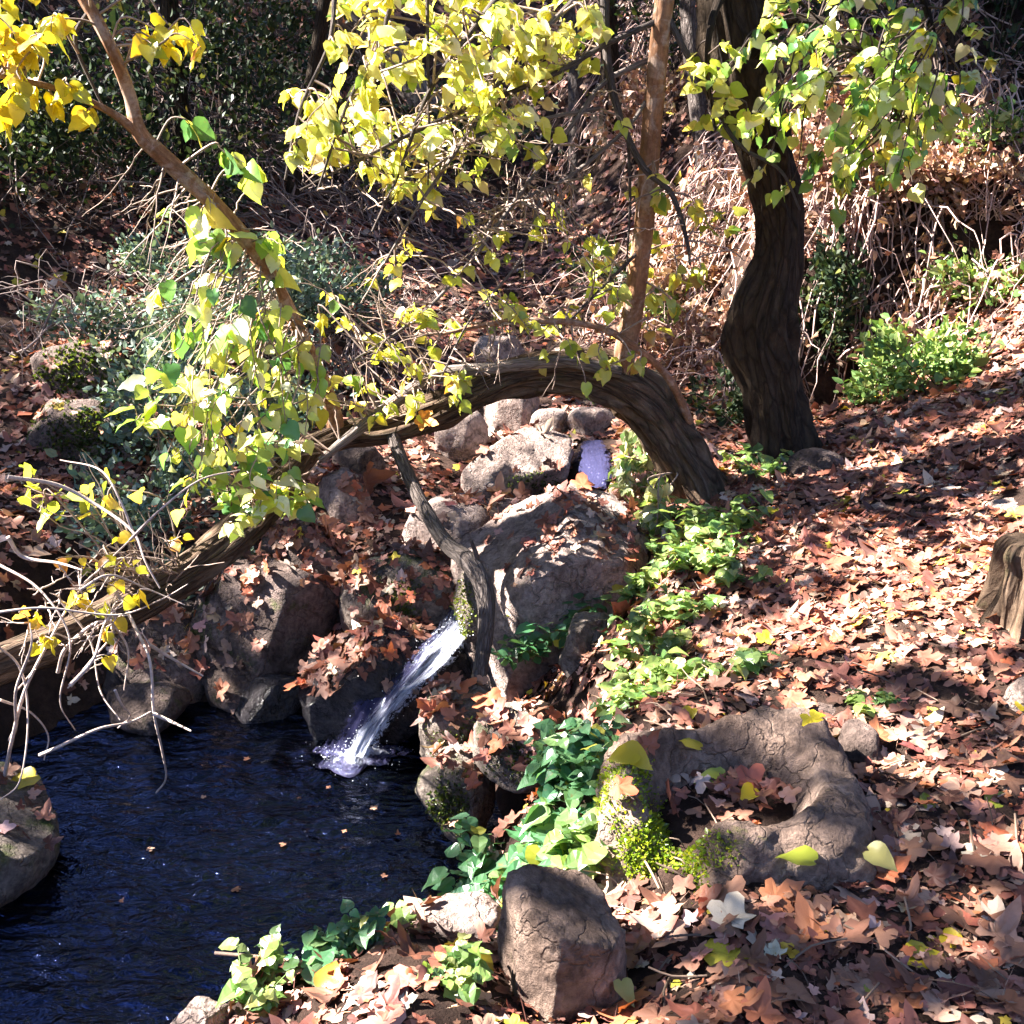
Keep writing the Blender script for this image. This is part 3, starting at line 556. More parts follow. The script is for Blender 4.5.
for i, P in enumerate(diag): _, br[i] = branch(arch, 'branch', P, 'bark_pale' if i in (1, 2, 4, 6, 11) else 'bark_grey', seg=6, seed=i)
A_ = lambda *k: np.concatenate([br[i] for i in k])
sp = lambda anc, px, py, Y, rx, ry, rz, *a, **k: spray(arch, anc, at(px, py, Y), (rx * mpp(Y), rz, ry * mpp(Y)), *a, **k)
sp(A_(0, 1, 8, 9, 10), 425, 90, 4.75, 135, 95, .7, 100, 8, .05, LC_GLARE, bare=26)
sp(A_(0, 1, 8), 500, 35, 5.0, 95, 55, .6, 60, 8, .05, LC_GLARE)
sp(A_(9, 10), 345, 150, 4.45, 60, 65, .4, 20, 6, .052, LC_GLARE, bare=12)
sp(A_(0, 1, 4, 6), 470, 190, 4.8, 120, 70, .5, 10, 4, .046, LC_Y, bare=30)
sp(A_('slim', 3, 4, 12), 650, 245, 5.15, 95, 65, .5, 24, 6, .055, LC_Y, bare=8)
sp(A_('slim', 12, 'thin'), 590, 340, 5.0, 90, 50, .4, 14, 5, .05, LC_Y, bare=8)
sp(A_(2, 11, 'thin', 1), 430, 305, 4.75, 125, 80, .5, 30, 5, .046, LC_Y, bare=40)
sp(A_(0, 1, 2, 4, 6), 500, 170, 4.85, 150, 110, .5, 3, 3, .045, LC_Y, bare=60, twr=.003, trim=.7)
sp(A_('slim', 3, 4, 12), 580, 230, 5.0, 110, 110, .4, 3, 3, .045, LC_Y, bare=36, twr=.003, trim=.7)
sp(A_('left', 'fork'), 200, 230, 4.3, 110, 80, .35, 2, 3, .055, LC_G, bare=30, twr=.0028, trim=.7)
sp(A_('pale', 'thin', 7), 470, 330, 4.9, 130, 45, .35, 4, 3, .045, LC_Y, bare=40, twr=.003, trim=.7)
sp(A_('left'), 225, 190, 4.25, 40, 95, .25, 7, 4, .085, LC_G, droop=.5)
sp(A_('left'), 205, 315, 4.3, 85, 60, .35, 12, 5, .07, LC_G, bare=28)
sp(A_('left', 'pale'), 245, 405, 4.3, 110, 85, .45, 36, 6, .058, LC_G, droop=.3, flat=.8)
sp(logpts[:30], 165, 385, 4.15, 55, 35, .25, 9, 4, .075, LC_G, flat=.9)
sp(logpts[:25], 255, 480, 4.3, 70, 50, .3, 22, 6, .055, LC_G, flat=.8)
sp(A_('fork', 14), 30, 80, 3.85, 50, 75, .25, 14, 5, .06, LC_O, droop=.5)
sp(A_('left'), 180, 18, 4.05, 30, 28, .15, 6, 4, .065, LC_O, droop=.5)
sp(A_('left', 'fork'), 25, 10, 3.8, 50, 40, .2, 10, 5, .06, LC_O)
sp(logpts[10:45], 125, 560, 3.95, 80, 45, .3, 9, 3, .045, LC_O, bare=24)
sp(logpts[10:45], 55, 465, 4.3, 45, 30, .25, 6, 4, .06, LC_Y, bare=4)
sp(A_('pale', 'thin'), 390, 385, 4.85, 75, 35, .25, 14, 4, .05, LC_Y, bare=26)

# --- the dark upright tree
db = g(785, 455)
dark = thing('dark_tree', (db[0], db[1], zs(db[0], db[1])), 'sturdy tree with a dark bent trunk standing at the edge of the path', 'tree')
p, r = pline([(788, 500, 5.82, 74), (786, 462, 5.8, 63), (779, 425, 5.8, 58), (772, 385, 5.8, 54), (764, 335, 5.8, 58), (766, 305, 5.8, 54), (777, 262, 5.8, 42), (777, 215, 5.8, 41), (764, 150, 5.75, 46), (748, 85, 5.7, 54), (735, 20, 5.65, 54), (728, -60, 5.6, 52), (735, -250, 5.5, 48), (760, -500, 5.4, 42), (740, -800, 5.3, 36)], 130)
mb = MB(); tube(mb, p, r, 44, (1, 1, 1), .2, 8); mb.build('trunk', M['bark_dark'], dark); darkpts = p
db1 = branch(dark, 'branch', [(745, -120, 5.55, 26), (800, -150, 5.2, 18), (860, -110, 4.9, 12), (910, -40, 4.75, 8), (935, 40, 4.7, 5)], 'bark_dark', 30, 8)[1]
db2 = branch(dark, 'branch', [(748, 60, 5.6, 10), (790, 20, 5.3, 9), (840, 30, 5.0, 6), (880, 80, 4.9, 4), (905, 130, 4.9, 2)], 'bark_dark', 24, 7)[1]
db3 = branch(dark, 'branch', [(738, -40, 5.5, 12), (712, 20, 5.0, 7), (708, 80, 4.9, 5), (715, 130, 4.9, 3)], 'bark_dark', 24, 7)[1]
sq = lambda anc, px, py, Y, rx, ry, rz, *a, **k: spray(dark, anc, at(px, py, Y), (rx * mpp(Y), rz, ry * mpp(Y)), *a, **k)
sq(np.vstack([db1, db2]), 860, 60, 4.9, 130, 85, .6, 56, 8, .054, LC_G, twc=TW_D)
sq(db2, 825, 145, 4.95, 80, 50, .4, 24, 7, .052, LC_G, twc=TW_D)
sq(db1, 905, 110, 4.7, 60, 60, .35, 20, 6, .055, LC_G, twc=TW_D)
sq(db3, 715, 90, 4.9, 45, 65, .2, 12, 5, .055, LC_Y, twc=TW_D)

# --- dead leaning branch
dbp = at(472, 722, 4.1)
dead = thing('dead_branch', dbp, 'bare grey dead branch leaning from the arched trunk down to a mossy stone', 'branch')
branch(dead, 'stem', [(392, 436, 4.92, 12), (402, 462, 4.85, 13), (422, 504, 4.7, 14), (446, 542, 4.55, 15), (470, 562, 4.45, 20), (484, 590, 4.38, 17), (486, 630, 4.3, 15), (480, 675, 4.2, 15), (474, 725, 4.08, 14)], 'bark_grey', 60, 14, .16, 6)
branch(dead, 'side_twig', [(476, 572, 4.45, 9), (476, 556, 4.43, 6), (471, 540, 4.4, 3)], 'bark_grey', 10, 7)

# --- pale twig tangle at lower left
tw = thing('dead_twigs', at(0, 760, 3.75), 'tangle of bare curling pale twigs with a few leaves hanging over the pool', 'twigs')
TG = [[(8, 477), (58, 485), (98, 506), (133, 532), (145, 561), (160, 588)], [(100, 570), (121, 600), (137, 631), (150, 662), (154, 713), (162, 750), (166, 778), (156, 793)], [(154, 714), (172, 722), (191, 731)],
 [(5, 775), (12, 740), (25, 690), (50, 640), (80, 590), (130, 540)], [(40, 755), (58, 747), (98, 729), (130, 722), (152, 711)], [(70, 686), (94, 658), (105, 623), (125, 600)], [(150, 645), (175, 660), (203, 676)],
 [(8, 537), (23, 557), (58, 563), (82, 570)], [(10, 740), (16, 725), (16, 690), (31, 647), (30, 623)], [(58, 672), (66, 648), (98, 622), (113, 633), (90, 662), (68, 688)], [(-20, 615), (0, 612), (47, 608), (117, 615), (160, 600), (188, 584)],
 [(115, 690), (122, 705), (130, 716), (118, 728)], [(0, 700), (30, 712), (48, 735), (44, 760)], [(-10, 640), (20, 668), (28, 720), (20, 780), (0, 800)], [(60, 600), (90, 640), (100, 690), (120, 720)], [(-10, 560), (40, 590), (70, 640), (60, 700), (75, 730)],
 [(130, 540), (160, 510), (200, 480), (240, 470)], [(133, 532), (120, 500), (100, 470), (60, 460)], [(80, 590), (110, 575), (150, 590), (185, 605)], [(110, 620), (128, 650), (124, 690)]]
for i, L in enumerate(TG):
    Y0 = 3.75 + .12 * math.sin(i * 2.3); n_ = len(L)
    branch(tw, 'twig', [(a, b, Y0 + .1 * math.sin(j + i), (4.6 - 3.0 * j / (n_ - 1)) * (1 if i < 10 else .7)) for j, (a, b) in enumerate(L)], 'twig', seg=6, seed=i, col=(.52, .43, .38))
tp = np.concatenate([[at(a, b, 3.75) for a, b in L] for L in TG])
spray(tw, tp, at(75, 620, 3.75), (.3, .2, .22), 9, 3, .05, LC_O, bare=46, twc=(.50, .41, .36), twr=.0028)

# --- thin background trees: trunks in the frame, crowns above it
SUNE, SUNAZ = rad(42), np.array([-.99, .12])
SD = np.array([*(SUNAZ / np.linalg.norm(SUNAZ) * math.cos(SUNE)), math.sin(SUNE)])
btrees = []
for lab, px, py, w, lean, m in [
 ('thin grey tree on the far slope behind the bright leaves, left of its twin', 572, 175, 13, -.3, 'bark_grey'), ('thin dark tree on the far slope just left of the slim brown branch', 598, 165, 16, .2, 'bark_dark'),
 ('pale leaning tree behind the bright leaves at the top', 428, 120, 30, -2.8, 'bark_pale'), ('dark tree in the shade of the upper left slope', 185, 190, 16, .1, 'bark_dark'),
 ('slender tree in the shade right of the upper left evergreen shrubs', 300, 215, 12, .5, 'bark_dark'), ('thin tree behind the dark bent trunk on the bramble bank', 700, 170, 14, -.1, 'bark_grey'),
 ('thin tree at the top right behind the green leaves', 945, 120, 16, .4, 'bark_dark')]:
    b = g(px, py); z0 = zs(b[0], b[1]); t = thing('background_tree', (b[0], b[1], z0), lab, 'tree'); rr_ = w * mpp(b[1]) / 2
    mb = MB(); hh = np.linspace(-.2, 7.5, 26); P = np.stack([b[0] + lean * hh / 4 + .1 * np.sin(hh * 1.3 + px), b[1] + .12 * np.sin(hh * 1.1 + py) + .15 * hh, z0 + hh], 1)
    tube(mb, P, rr_ * np.linspace(1.15, .45, 26), 12, (1, 1, 1), .15, px); mb.build('trunk', M[m], t)
    btrees.append((t, P))

for lab, bx, by, lean in [('unseen tree added for its shade, on the left bank beyond the pale twig tangle', -4.7, 5.8, -.5), ('unseen tree added for its shade, high on the left slope above the pool', -6.2, 6.6, -.4), ('unseen tree added for its shade, on the left bank beside the near end of the pool', -5.2, 2.6, -.5)]:  # out-of-view trees, added so that their crowns throw the shadows
    z0 = zs(bx, by); t = thing('background_tree', (bx, by, z0), lab, 'tree'); mb = MB(); hh = np.linspace(-.2, 6.5, 26)
    P = np.stack([bx + lean * hh / 4 + .1 * np.sin(hh * 1.3 + bx), by + .12 * np.sin(hh * 1.1 + by), z0 + hh], 1); tube(mb, P, .12 * np.linspace(1.3, .4, 26), 14, (1, 1, 1), .15, 5); mb.build('trunk', M['bark_dark'], t); btrees.append((t, P))
# --- canopy: unseen crown leaves added to cast the shade, with gaps over the lit points
e1 = np.cross(SD, [0, 0, 1.]); e1 /= np.linalg.norm(e1); e2 = np.cross(e1, SD)
lit = [  # px, py, radius (m)
 (700, 545, .30), (760, 560, .32), (830, 560, .34), (900, 580, .34), (960, 560, .34), (1010, 530, .34), (800, 610, .30), (880, 610, .26), (720, 610, .28), (680, 640, .24), (660, 690, .18), (690, 510, .25), (1000, 340, .5), (960, 360, .3),
 (930, 370, .3), (1010, 450, .10), (900, 460, .10), (960, 480, .16), (740, 500, .10),
 (880, 240, .45), (820, 200, .5), (760, 260, .35), (700, 300, .3), (950, 290, .4), (980, 220, .3), (690, 200, .4), (640, 330, .25), (860, 160, .3),
 (935, 975, .03), (960, 800, .02), (780, 690, .06), (725, 930, .05), (850, 655, .06), (920, 725, .03),
 (180, 430, .25), (130, 400, .2), (250, 330, .4), (290, 420, .3), (340, 300, .4), (420, 290, .25), (200, 290, .4), (130, 340, .25), (560, 700, .14), (520, 690, .10), (600, 700, .12),]
lit3 = [  # lit things off the ground: point, radius
 (at(540, 520, 5.1), .20), (at(500, 560, 4.9), .16), (at(590, 500, 5.2), .18), (at(520, 455, 6.5), .26), (at(600, 465, 6.4), .2), (at(510, 410, 7.2), .2), (at(455, 430, 7.0), .16), (at(440, 540, 5.4), .12), (at(370, 560, 5.3), .12), (at(300, 600, 5.0), .08),
 (at(430, 95, 4.75), .42), (at(500, 60, 4.8), .35), (at(350, 130, 4.4), .3), (at(380, 60, 4.6), .3), (at(230, 420, 4.3), .36), (at(270, 470, 4.3), .24), (at(180, 380, 4.2), .22), (at(210, 240, 4.25), .26), (at(215, 320, 4.3), .25),
 (at(640, 240, 5.1), .28), (at(650, 110, 5.1), .2), (at(655, 30, 5.05), .2), (at(640, 300, 5.1), .14), (at(860, 70, 4.9), .26), (at(900, 130, 4.8), .2), (at(720, 90, 4.9), .16), (at(430, 320, 4.7), .3), (at(30, 80, 3.85), .12), (at(180, 20, 4.05), .08),
 (at(570, 365, 5.1), .16), (at(490, 375, 5.05), .16), (at(420, 395, 5.0), .14), (at(100, 600, 4.0), .30), (at(30, 640, 3.9), .25), (at(130, 650, 3.75), .2), (at(100, 720, 3.75), .18), (at(170, 570, 4.2), .15),
 (at(510, 950, 1.95), .20), (at(450, 920, 2.2), .10), (at(530, 820, 2.6), .11), (at(570, 860, 2.4), .09), (at(600, 780, 2.6), .10), (at(660, 835, 2.4), .06), (at(740, 735, 2.7), .03), (at(370, 920, 2.15), .10), (at(300, 960, 2.0), .09), (at(250, 1000, 1.85), .08), (at(470, 980, 2.0), .07),
 (at(655, 470, 5.5), .2), (at(700, 350, 6.5), .2)]
LP = np.concatenate([ground([l[0] for l in lit], [l[1] for l in lit]), np.array([l[0] for l in lit3])]); LR = np.array([l[2] + (.07 if l[2] > .17 else 0) for l in lit] + [l[1] for l in lit3])
LU = np.c_[LP @ e1, LP @ e2]
vis = ground(*[a.ravel() for a in np.meshgrid(np.linspace(-60, 1090, 24), np.linspace(5, 1060, 24))]); VU = np.c_[vis @ e1, vis @ e2]
lo, hi = VU.min(0) - .8, VU.max(0) + .8; hi = np.minimum(hi, lo + 22)
# keep the sky open where the pool mirrors it
MP = np.array([CAM + ray(a, b) * ((ZW - H) / ray(a, b)[2]) for a in range(-40, 250, 40) for b in range(880, 1030, 40)]); MD = MP - CAM; MD[:, 2] *= -1; MD /= np.linalg.norm(MD, axis=1, keepdims=True)
cl = []
for uu in np.arange(lo[0], hi[0], .165):
    for vv in np.arange(lo[1], hi[1], .165):
        q = np.array([uu, vv]) + R.uniform(-.08, .08, 2)
        if np.min(np.hypot(*(VU - q).T)) > 1.3: continue
        dd = np.hypot(*(LU - q).T) - LR * (1 + .25 * math.sin(uu * 9 + vv * 7))
        if dd.min() < .08 and R.uniform() > .03: continue
        P0 = e1 * q[0] + e2 * q[1]
        for _ in range(20):
            zc = R.uniform(5.2, 8.6) + _ * .35; c_ = P0 + SD * ((zc - P0[2]) / SD[2]); X_, Y_, w_ = topx(c_)
            if c_[2] > zs(c_[0], c_[1]) + 1.5 and (w_ < .3 or Y_ < -140 or X_ < -160 or X_ > 1190) and np.linalg.norm(np.cross(c_ - MP, MD), axis=1).min() > .7: break
        cl.append(c_)
for _ in range(7500):  # extra leaves added overhead, out of view, to cut down the skylight
    c_ = np.array([R.uniform(-5, 6.5), R.uniform(-3.5, 11), R.uniform(5.5, 9.5)]); q = np.array([c_ @ e1, c_ @ e2]); X_, Y_, w_ = topx(c_)
    if w_ > .3 and Y_ > -120 and -150 < X_ < 1180: continue
    if (np.hypot(*(LU - q).T) - LR).min() < .12 or np.linalg.norm(np.cross(c_ - MP, MD), axis=1).min() < .8: continue
    cl.append(c_)
cl = np.array(cl); own = np.array([np.argmin([np.linalg.norm(c_[:2] - P[-1, :2]) + R.uniform(0, 1.5) for t, P in btrees] + [np.linalg.norm(c_[:2] - darkpts[-1, :2]), np.linalg.norm(c_[:2] - br['slim'][-1, :2]) + .5]) for c_ in cl])
owners = [t for t, P in btrees] + [dark, arch]; otop = [P[-1] for t, P in btrees] + [darkpts[-1], br['slim'][-1]]
for k_, t in enumerate(owners):
    s_ = cl[own == k_]
    if len(s_) == 0: continue
    nl = 14; pos = np.repeat(s_, nl, 0) + R.normal(0, .065, (len(s_) * nl, 3)); n_ = len(pos); lb = MB()
    nr = SD[None] + R.normal(0, .45, (n_, 3)); scatter(lb, PLANE_LO[:3], pos, rnd3(n_), nr, R.uniform(.06, .105, n_), palette(n_, [(.08, .14, .025), (.16, .2, .03), (.25, .22, .03)], [3, 2, 1]))
    cr = lb.build('crown', M['shade_canopy'], t, smooth=False); tb = MB()  # unseen crown, its leaves placed for the shadows they cast
    for c_ in s_[::30]:
        d = c_ - otop[k_]; tube(tb, smoothline([otop[k_], otop[k_] + d * .5 + np.array([0, 0, .08 * np.linalg.norm(d)]), c_], 8), np.linspace(.014, .005, 8), 5, TW_D, cap=False)
    tb.build('limb', M['twig'], cr)
print('canopy clusters', len(cl))

# ------------------------------------------------------------------ undergrowth
def shrub(name, label, base, dims, nl, size, pal, T=OVAL, mat='evergreen', twc=TW_D, clumps=14, stems=10, group=None, cat='shrub', up=.5, twr=.006):
    base = np.array([base[0], base[1], zs(base[0], base[1])]); t = thing(name, base, label, cat, group); dims = np.array(dims)
    cs = []
    while len(cs) < clumps:
        v = R.uniform(-1, 1, 3); v[2] = R.uniform(.08, 1)
        if v[0] ** 2 + v[1] ** 2 + (v[2] - .3) ** 2 < 1: cs.append(base + v * dims)
    cs = np.array(cs); tb = MB()
    for i in range(max(stems, clumps)):
        e = cs[i % clumps] + R.normal(0, .1, 3) * dims; b = base + np.array([R.normal(0, .3) * dims[0], R.normal(0, .3) * dims[1], -.05])
        tube(tb, smoothline([b, (b + e) / 2 + R.normal(0, .14, 3) * dims, e], 9), np.linspace(twr, twr * .35, 9), 4, np.array(twc) * R.uniform(.6, 1.5), cap=False)
    tb.build('stem', M['twig'], t)
    w = R.dirichlet(np.full(clumps, 1.6)); k_ = R.choice(clumps, nl, p=w); pos = cs[k_] + R.normal(0, 1, (nl, 3)) * dims * (.17 * (14 / clumps) ** .33)
    d = pos - base; d /= np.linalg.norm(d, axis=1, keepdims=True) + 1e-6
    lb = MB(); scatter(lb, T, pos, d + R.normal(0, .7, (nl, 3)), np.array([0, 0, up]) + R.normal(0, .5, (nl, 3)) + d * .4, size * np.exp(R.normal(0, .25, nl)), palette(nl, *pal))
    lb.build('leaves', M[mat], t, smooth=False); return t
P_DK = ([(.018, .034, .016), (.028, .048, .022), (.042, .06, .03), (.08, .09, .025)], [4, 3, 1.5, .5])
P_BG = ([(.10, .16, .12), (.16, .23, .18), (.22, .29, .25), (.06, .10, .06)], [3, 3, 1.6, 1])
P_GR = ([(.13, .23, .07), (.22, .33, .09), (.32, .40, .13), (.08, .15, .05)], [3, 3, 1.5, 1])
P_MINT = ([(.06, .17, .08), (.09, .22, .10), (.16, .28, .11), (.38, .4, .06)], [4, 3, 1.5, .35])
P_DRY = ([(.22, .11, .075), (.32, .19, .14), (.14, .07, .05), (.4, .27, .2)], [3, 3, 2, 1.2])
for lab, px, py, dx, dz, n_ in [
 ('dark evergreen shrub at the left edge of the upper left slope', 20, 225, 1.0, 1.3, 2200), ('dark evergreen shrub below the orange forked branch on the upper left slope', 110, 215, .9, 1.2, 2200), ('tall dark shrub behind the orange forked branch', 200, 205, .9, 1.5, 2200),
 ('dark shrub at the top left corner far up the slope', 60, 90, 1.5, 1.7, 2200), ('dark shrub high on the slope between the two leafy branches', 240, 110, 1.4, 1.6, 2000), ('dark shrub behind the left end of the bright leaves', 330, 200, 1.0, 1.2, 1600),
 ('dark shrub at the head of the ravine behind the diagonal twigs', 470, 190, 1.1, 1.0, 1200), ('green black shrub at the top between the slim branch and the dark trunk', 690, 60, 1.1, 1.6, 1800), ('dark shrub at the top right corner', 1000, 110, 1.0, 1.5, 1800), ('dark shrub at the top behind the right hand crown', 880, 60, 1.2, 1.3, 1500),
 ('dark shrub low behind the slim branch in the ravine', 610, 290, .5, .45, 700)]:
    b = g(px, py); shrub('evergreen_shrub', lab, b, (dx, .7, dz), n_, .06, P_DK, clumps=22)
for lab, px, py, dx, dz, n_ in [
 ('pale blue green shrub at the foot of the left slope', 200, 470, .55, .55, 1500), ('blue green shrub behind the orange brown branch', 240, 360, .6, .6, 1500), ('blue green shrub left of the middle of the arched trunk', 310, 340, .6, .55, 1400),
 ('low blue green shrub behind the white and green hanging leaves', 150, 540, .45, .4, 900), ('blue green shrub between the two mossy mounds', 150, 410, .5, .4, 1000), ('small blue green plant on the dark rock wall', 215, 600, .25, .22, 350), ('blue green shrub highest on the left slope', 175, 300, .6, .45, 1000), ('blue green shrub right of the highest one, behind the pale bare twigs', 275, 300, .6, .4, 1000), ('blue green shrub just above the upper mossy mound', 110, 345, .5, .35, 800), ('low blue green shrub left of the grey stone under the arch', 300, 420, .35, .25, 600)]:
    b = g(px, py); shrub('grey_green_shrub', lab, b, (dx, .4, dz), int(n_ * 1.5), .045, P_BG, clumps=18, twc=TW_P, twr=.004)
for lab, px, py, dx, dz, n_, pal in [
 ('sunlit green shrub at the far end of the path', 925, 392, .38, .36, 1300, P_GR), ('green shrub at the right edge below the bramble bank', 985, 300, .4, .35, 1000, P_GR), ('dark green shrub right behind the dark trunk', 818, 385, .28, .6, 1300, P_DK),
 ('green shrub left of the far sunlit shrub beside the dark hollow', 885, 400, .22, .22, 500, P_GR), ('small lit green shrub by the far right slope', 1000, 170, .4, .3, 600, P_GR), ('green shrub between the arched trunk and the dark trunk', 725, 425, .25, .3, 450, P_DK),
 ('pale green shrub behind the slim branch', 680, 330, .3, .35, 700, P_GR), ('dark green shrub just behind the slim branch', 655, 320, .25, .3, 500, P_MINT)]:
    b = g(px, py); shrub('green_shrub', lab, b, (dx, .3, dz), n_, .05, pal, clumps=16)
# bramble bank: arching dry canes
def bramble(label, px, py, w, n, ln, col, nleaf, h=.5):
    b = g(px, py); t = thing('bramble_thicket', (b[0], b[1], zs(b[0], b[1])), label, 'brambles'); tb = MB()
    nc = max(6, n // 16); kx = R.integers(0, nc, n); x = (b[0] + R.uniform(-w, w, nc))[kx] + R.normal(0, .07, n); y = (b[1] + R.normal(0, .45, nc))[kx] + R.normal(0, .07, n); z = zt(x, y); ends = []
    for i in range(n):
        a = R.uniform(0, 6.28); l = ln * R.uniform(.25, 1.1); d = np.array([math.cos(a), -.25 + .55 * math.sin(a), 0]); d /= np.linalg.norm(d); hh = h * R.uniform(.1, 1.2)
        p0 = np.array([x[i], y[i], z[i] - .03]); e = p0 + d * l; e[2] = zs(e[0], e[1]) + hh * R.uniform(-.05, .8)
        P = smoothline([p0, p0 + d * l * .25 + np.array([0, 0, hh]) + R.normal(0, .07, 3), p0 + d * l * .65 + np.array([0, 0, (e[2] - p0[2]) * .6 + hh * .7]) + R.normal(0, .09, 3), e], 12)
        P[1:-1] += R.normal(0, .02, (10, 3)); tube(tb, P, np.linspace(.006, .0022, 12) * R.uniform(.5, 1.9), 4, np.array(col) * R.uniform(.4, 1.5), cap=False); ends.append(P)
    tb.build('canes', M['twig'], t); E = np.concatenate(ends); k_ = R.integers(0, len(E), nleaf); lb = MB()
    scatter(lb, OVAL + PLANE_LO[:2], E[k_] + R.normal(0, .03, (nleaf, 3)), rnd3(nleaf) + np.array([0, 0, -.7]), rnd3(nleaf) + np.array([0, 0, .5]), R.uniform(.03, .09, nleaf), palette(nleaf, *P_DRY))
    lb.build('dry_leaves', M['dry'], t, smooth=False)
CP_ = (.50, .37, .33)
for lab, px, py, w, n_, ln, nl in [
 ('pale dry brambles left of the bent trunk', 690, 270, .6, 170, 1.0, 260), ('pinkish dry brambles just right of the bent trunk', 830, 200, .6, 240, .5, 340), ('pale dry brambles below the right hand leaves', 900, 185, .7, 240, .9, 260),
 ('dry brambles overhanging the dark hollow', 875, 200, .5, 170, .4, 330), ('dry brambles at the right edge above the green shrub', 1000, 195, .5, 180, .6, 200), ('dry brambles hanging high on the right bank', 800, 120, 1.0, 240, 1.4, 200),
 ('dry brambles at the top right behind the crown', 940, 90, 1.0, 200, 1.4, 160), ('reddish dry brambles between the slim branch and the bent trunk', 715, 345, .45, 170, .7, 420), ('dry brambles at the top behind the slim branch', 640, 90, .8, 170, 1.4, 120), ('dry vines hanging at the top centre', 560, 60, .9, 120, 1.5, 80)]:
    bramble(lab, px, py, w, int(n_ * .55), ln, CP_, nl * 3, .38)
P_DL = ([(.40, .26, .20), (.30, .16, .11), (.50, .37, .30), (.20, .10, .07)], [3, 3, 2, 2])
for lab, px, py, dx, dz, n_ in [('mound of pinkish dead leaves and stems left of the bent trunk', 700, 300, .5, .5, 1300), ('mound of dead leaves and stems just right of the bent trunk', 830, 205, .5, .4, 1300), ('mound of dead leaves on the lip above the dark hollow', 895, 205, .45, .32, 1100), ('reddish mound of dead leaves low between the slim branch and the bent trunk', 715, 370, .4, .4, 1200), ('mound of dead leaves high on the right bank', 900, 130, .8, .6, 1300), ('mound of dead leaves at the right edge of the bramble bank', 985, 235, .5, .35, 900), ('mound of dead leaves behind the top of the slim branch', 650, 150, .6, .6, 1000)]:
    b = g(px, py); shrub('dead_leaf_mound', lab, b, (dx, .35, dz), n_, .055, P_DL, T=OVAL + PLANE_LO[:2], mat='dry', twc=CP_, clumps=24, stems=60, cat='brushwood', twr=.005)
for lab, px, py, w, n_, ln, nl in [
 ('dark bare brambles below the bright leaves at the top', 400, 210, 1.0, 150, 1.4, 60), ('tangle of brown bare stems in the dark shrubs at the upper left', 120, 150, 1.0, 110, 1.5, 120), ('brown bare stems between the shrubs left of the top centre leaves', 250, 70, 1.0, 110, 1.6, 120), ('bare twigs on the upper left slope under the orange branch', 260, 180, 1.0, 150, 1.4, 60), ('grey bare twigs behind the blue green shrubs', 330, 330, .7, 140, 1.0, 60), ('bare twigs on the left slope beside the mossy mounds', 120, 350, .7, 90, .9, 40), ('thin bare twigs at the top left corner', 90, 60, 1.0, 110, 1.5, 40)]:
    bramble(lab, px, py, w, n_, ln, (.22, .175, .16), nl, .28)

# ------------------------------------------------------------------ small plants on the banks
def plant(name, label, base, n, h, spread, size, pal, T=HEART, lps=5, lean=(0, 0), group=None, mat='leaf'):
    base = np.array(base); t = thing(name, base, label, 'plant', group); tb, lb = MB(), MB(); pos, ax, nr = [], [], []
    for i in range(n):
        a = R.uniform(0, 6.28); r_ = spread * R.uniform(0, 1) ** .5; b = base + np.array([math.cos(a) * r_ * .6, math.sin(a) * r_ * .6, 0])
        b[2] = max(min(zs(b[0], b[1]), base[2] + .15), base[2] - .12) - .01
        hh = h * R.uniform(.5, 1.15); e = b + np.array([math.cos(a) * r_ * .7 + lean[0] * hh, math.sin(a) * r_ * .7 + lean[1] * hh, hh])
        P = smoothline([b, b * .5 + e * .5 + np.array([R.normal(0, .02), R.normal(0, .02), hh * .15]), e], 9); tube(tb, P, np.linspace(.0028, .0012, 9), 4, np.array((.10, .16, .05)) * R.uniform(.7, 1.4), cap=False)
        for q in np.linspace(.3, 1, lps):
            j = min(int(q * 8), 8); an = R.uniform(0, 6.28)
            for s_ in (0, math.pi):
                d = np.array([math.cos(an + s_), math.sin(an + s_), -.15 + R.normal(0, .25)]); pos.append(P[j]); ax.append(d); nr.append(np.array([R.normal(0, .3), R.normal(0, .3), 1]))
    m_ = len(pos); tb.build('stem', M['twig'], t); scatter(lb, T, np.array(pos) + np.array(ax) * size * .15, np.array(ax), np.array(nr), size * np.exp(R.normal(0, .25, m_)), palette(m_, *pal)); lb.build('leaves', M[mat], t, smooth=False)
    return t
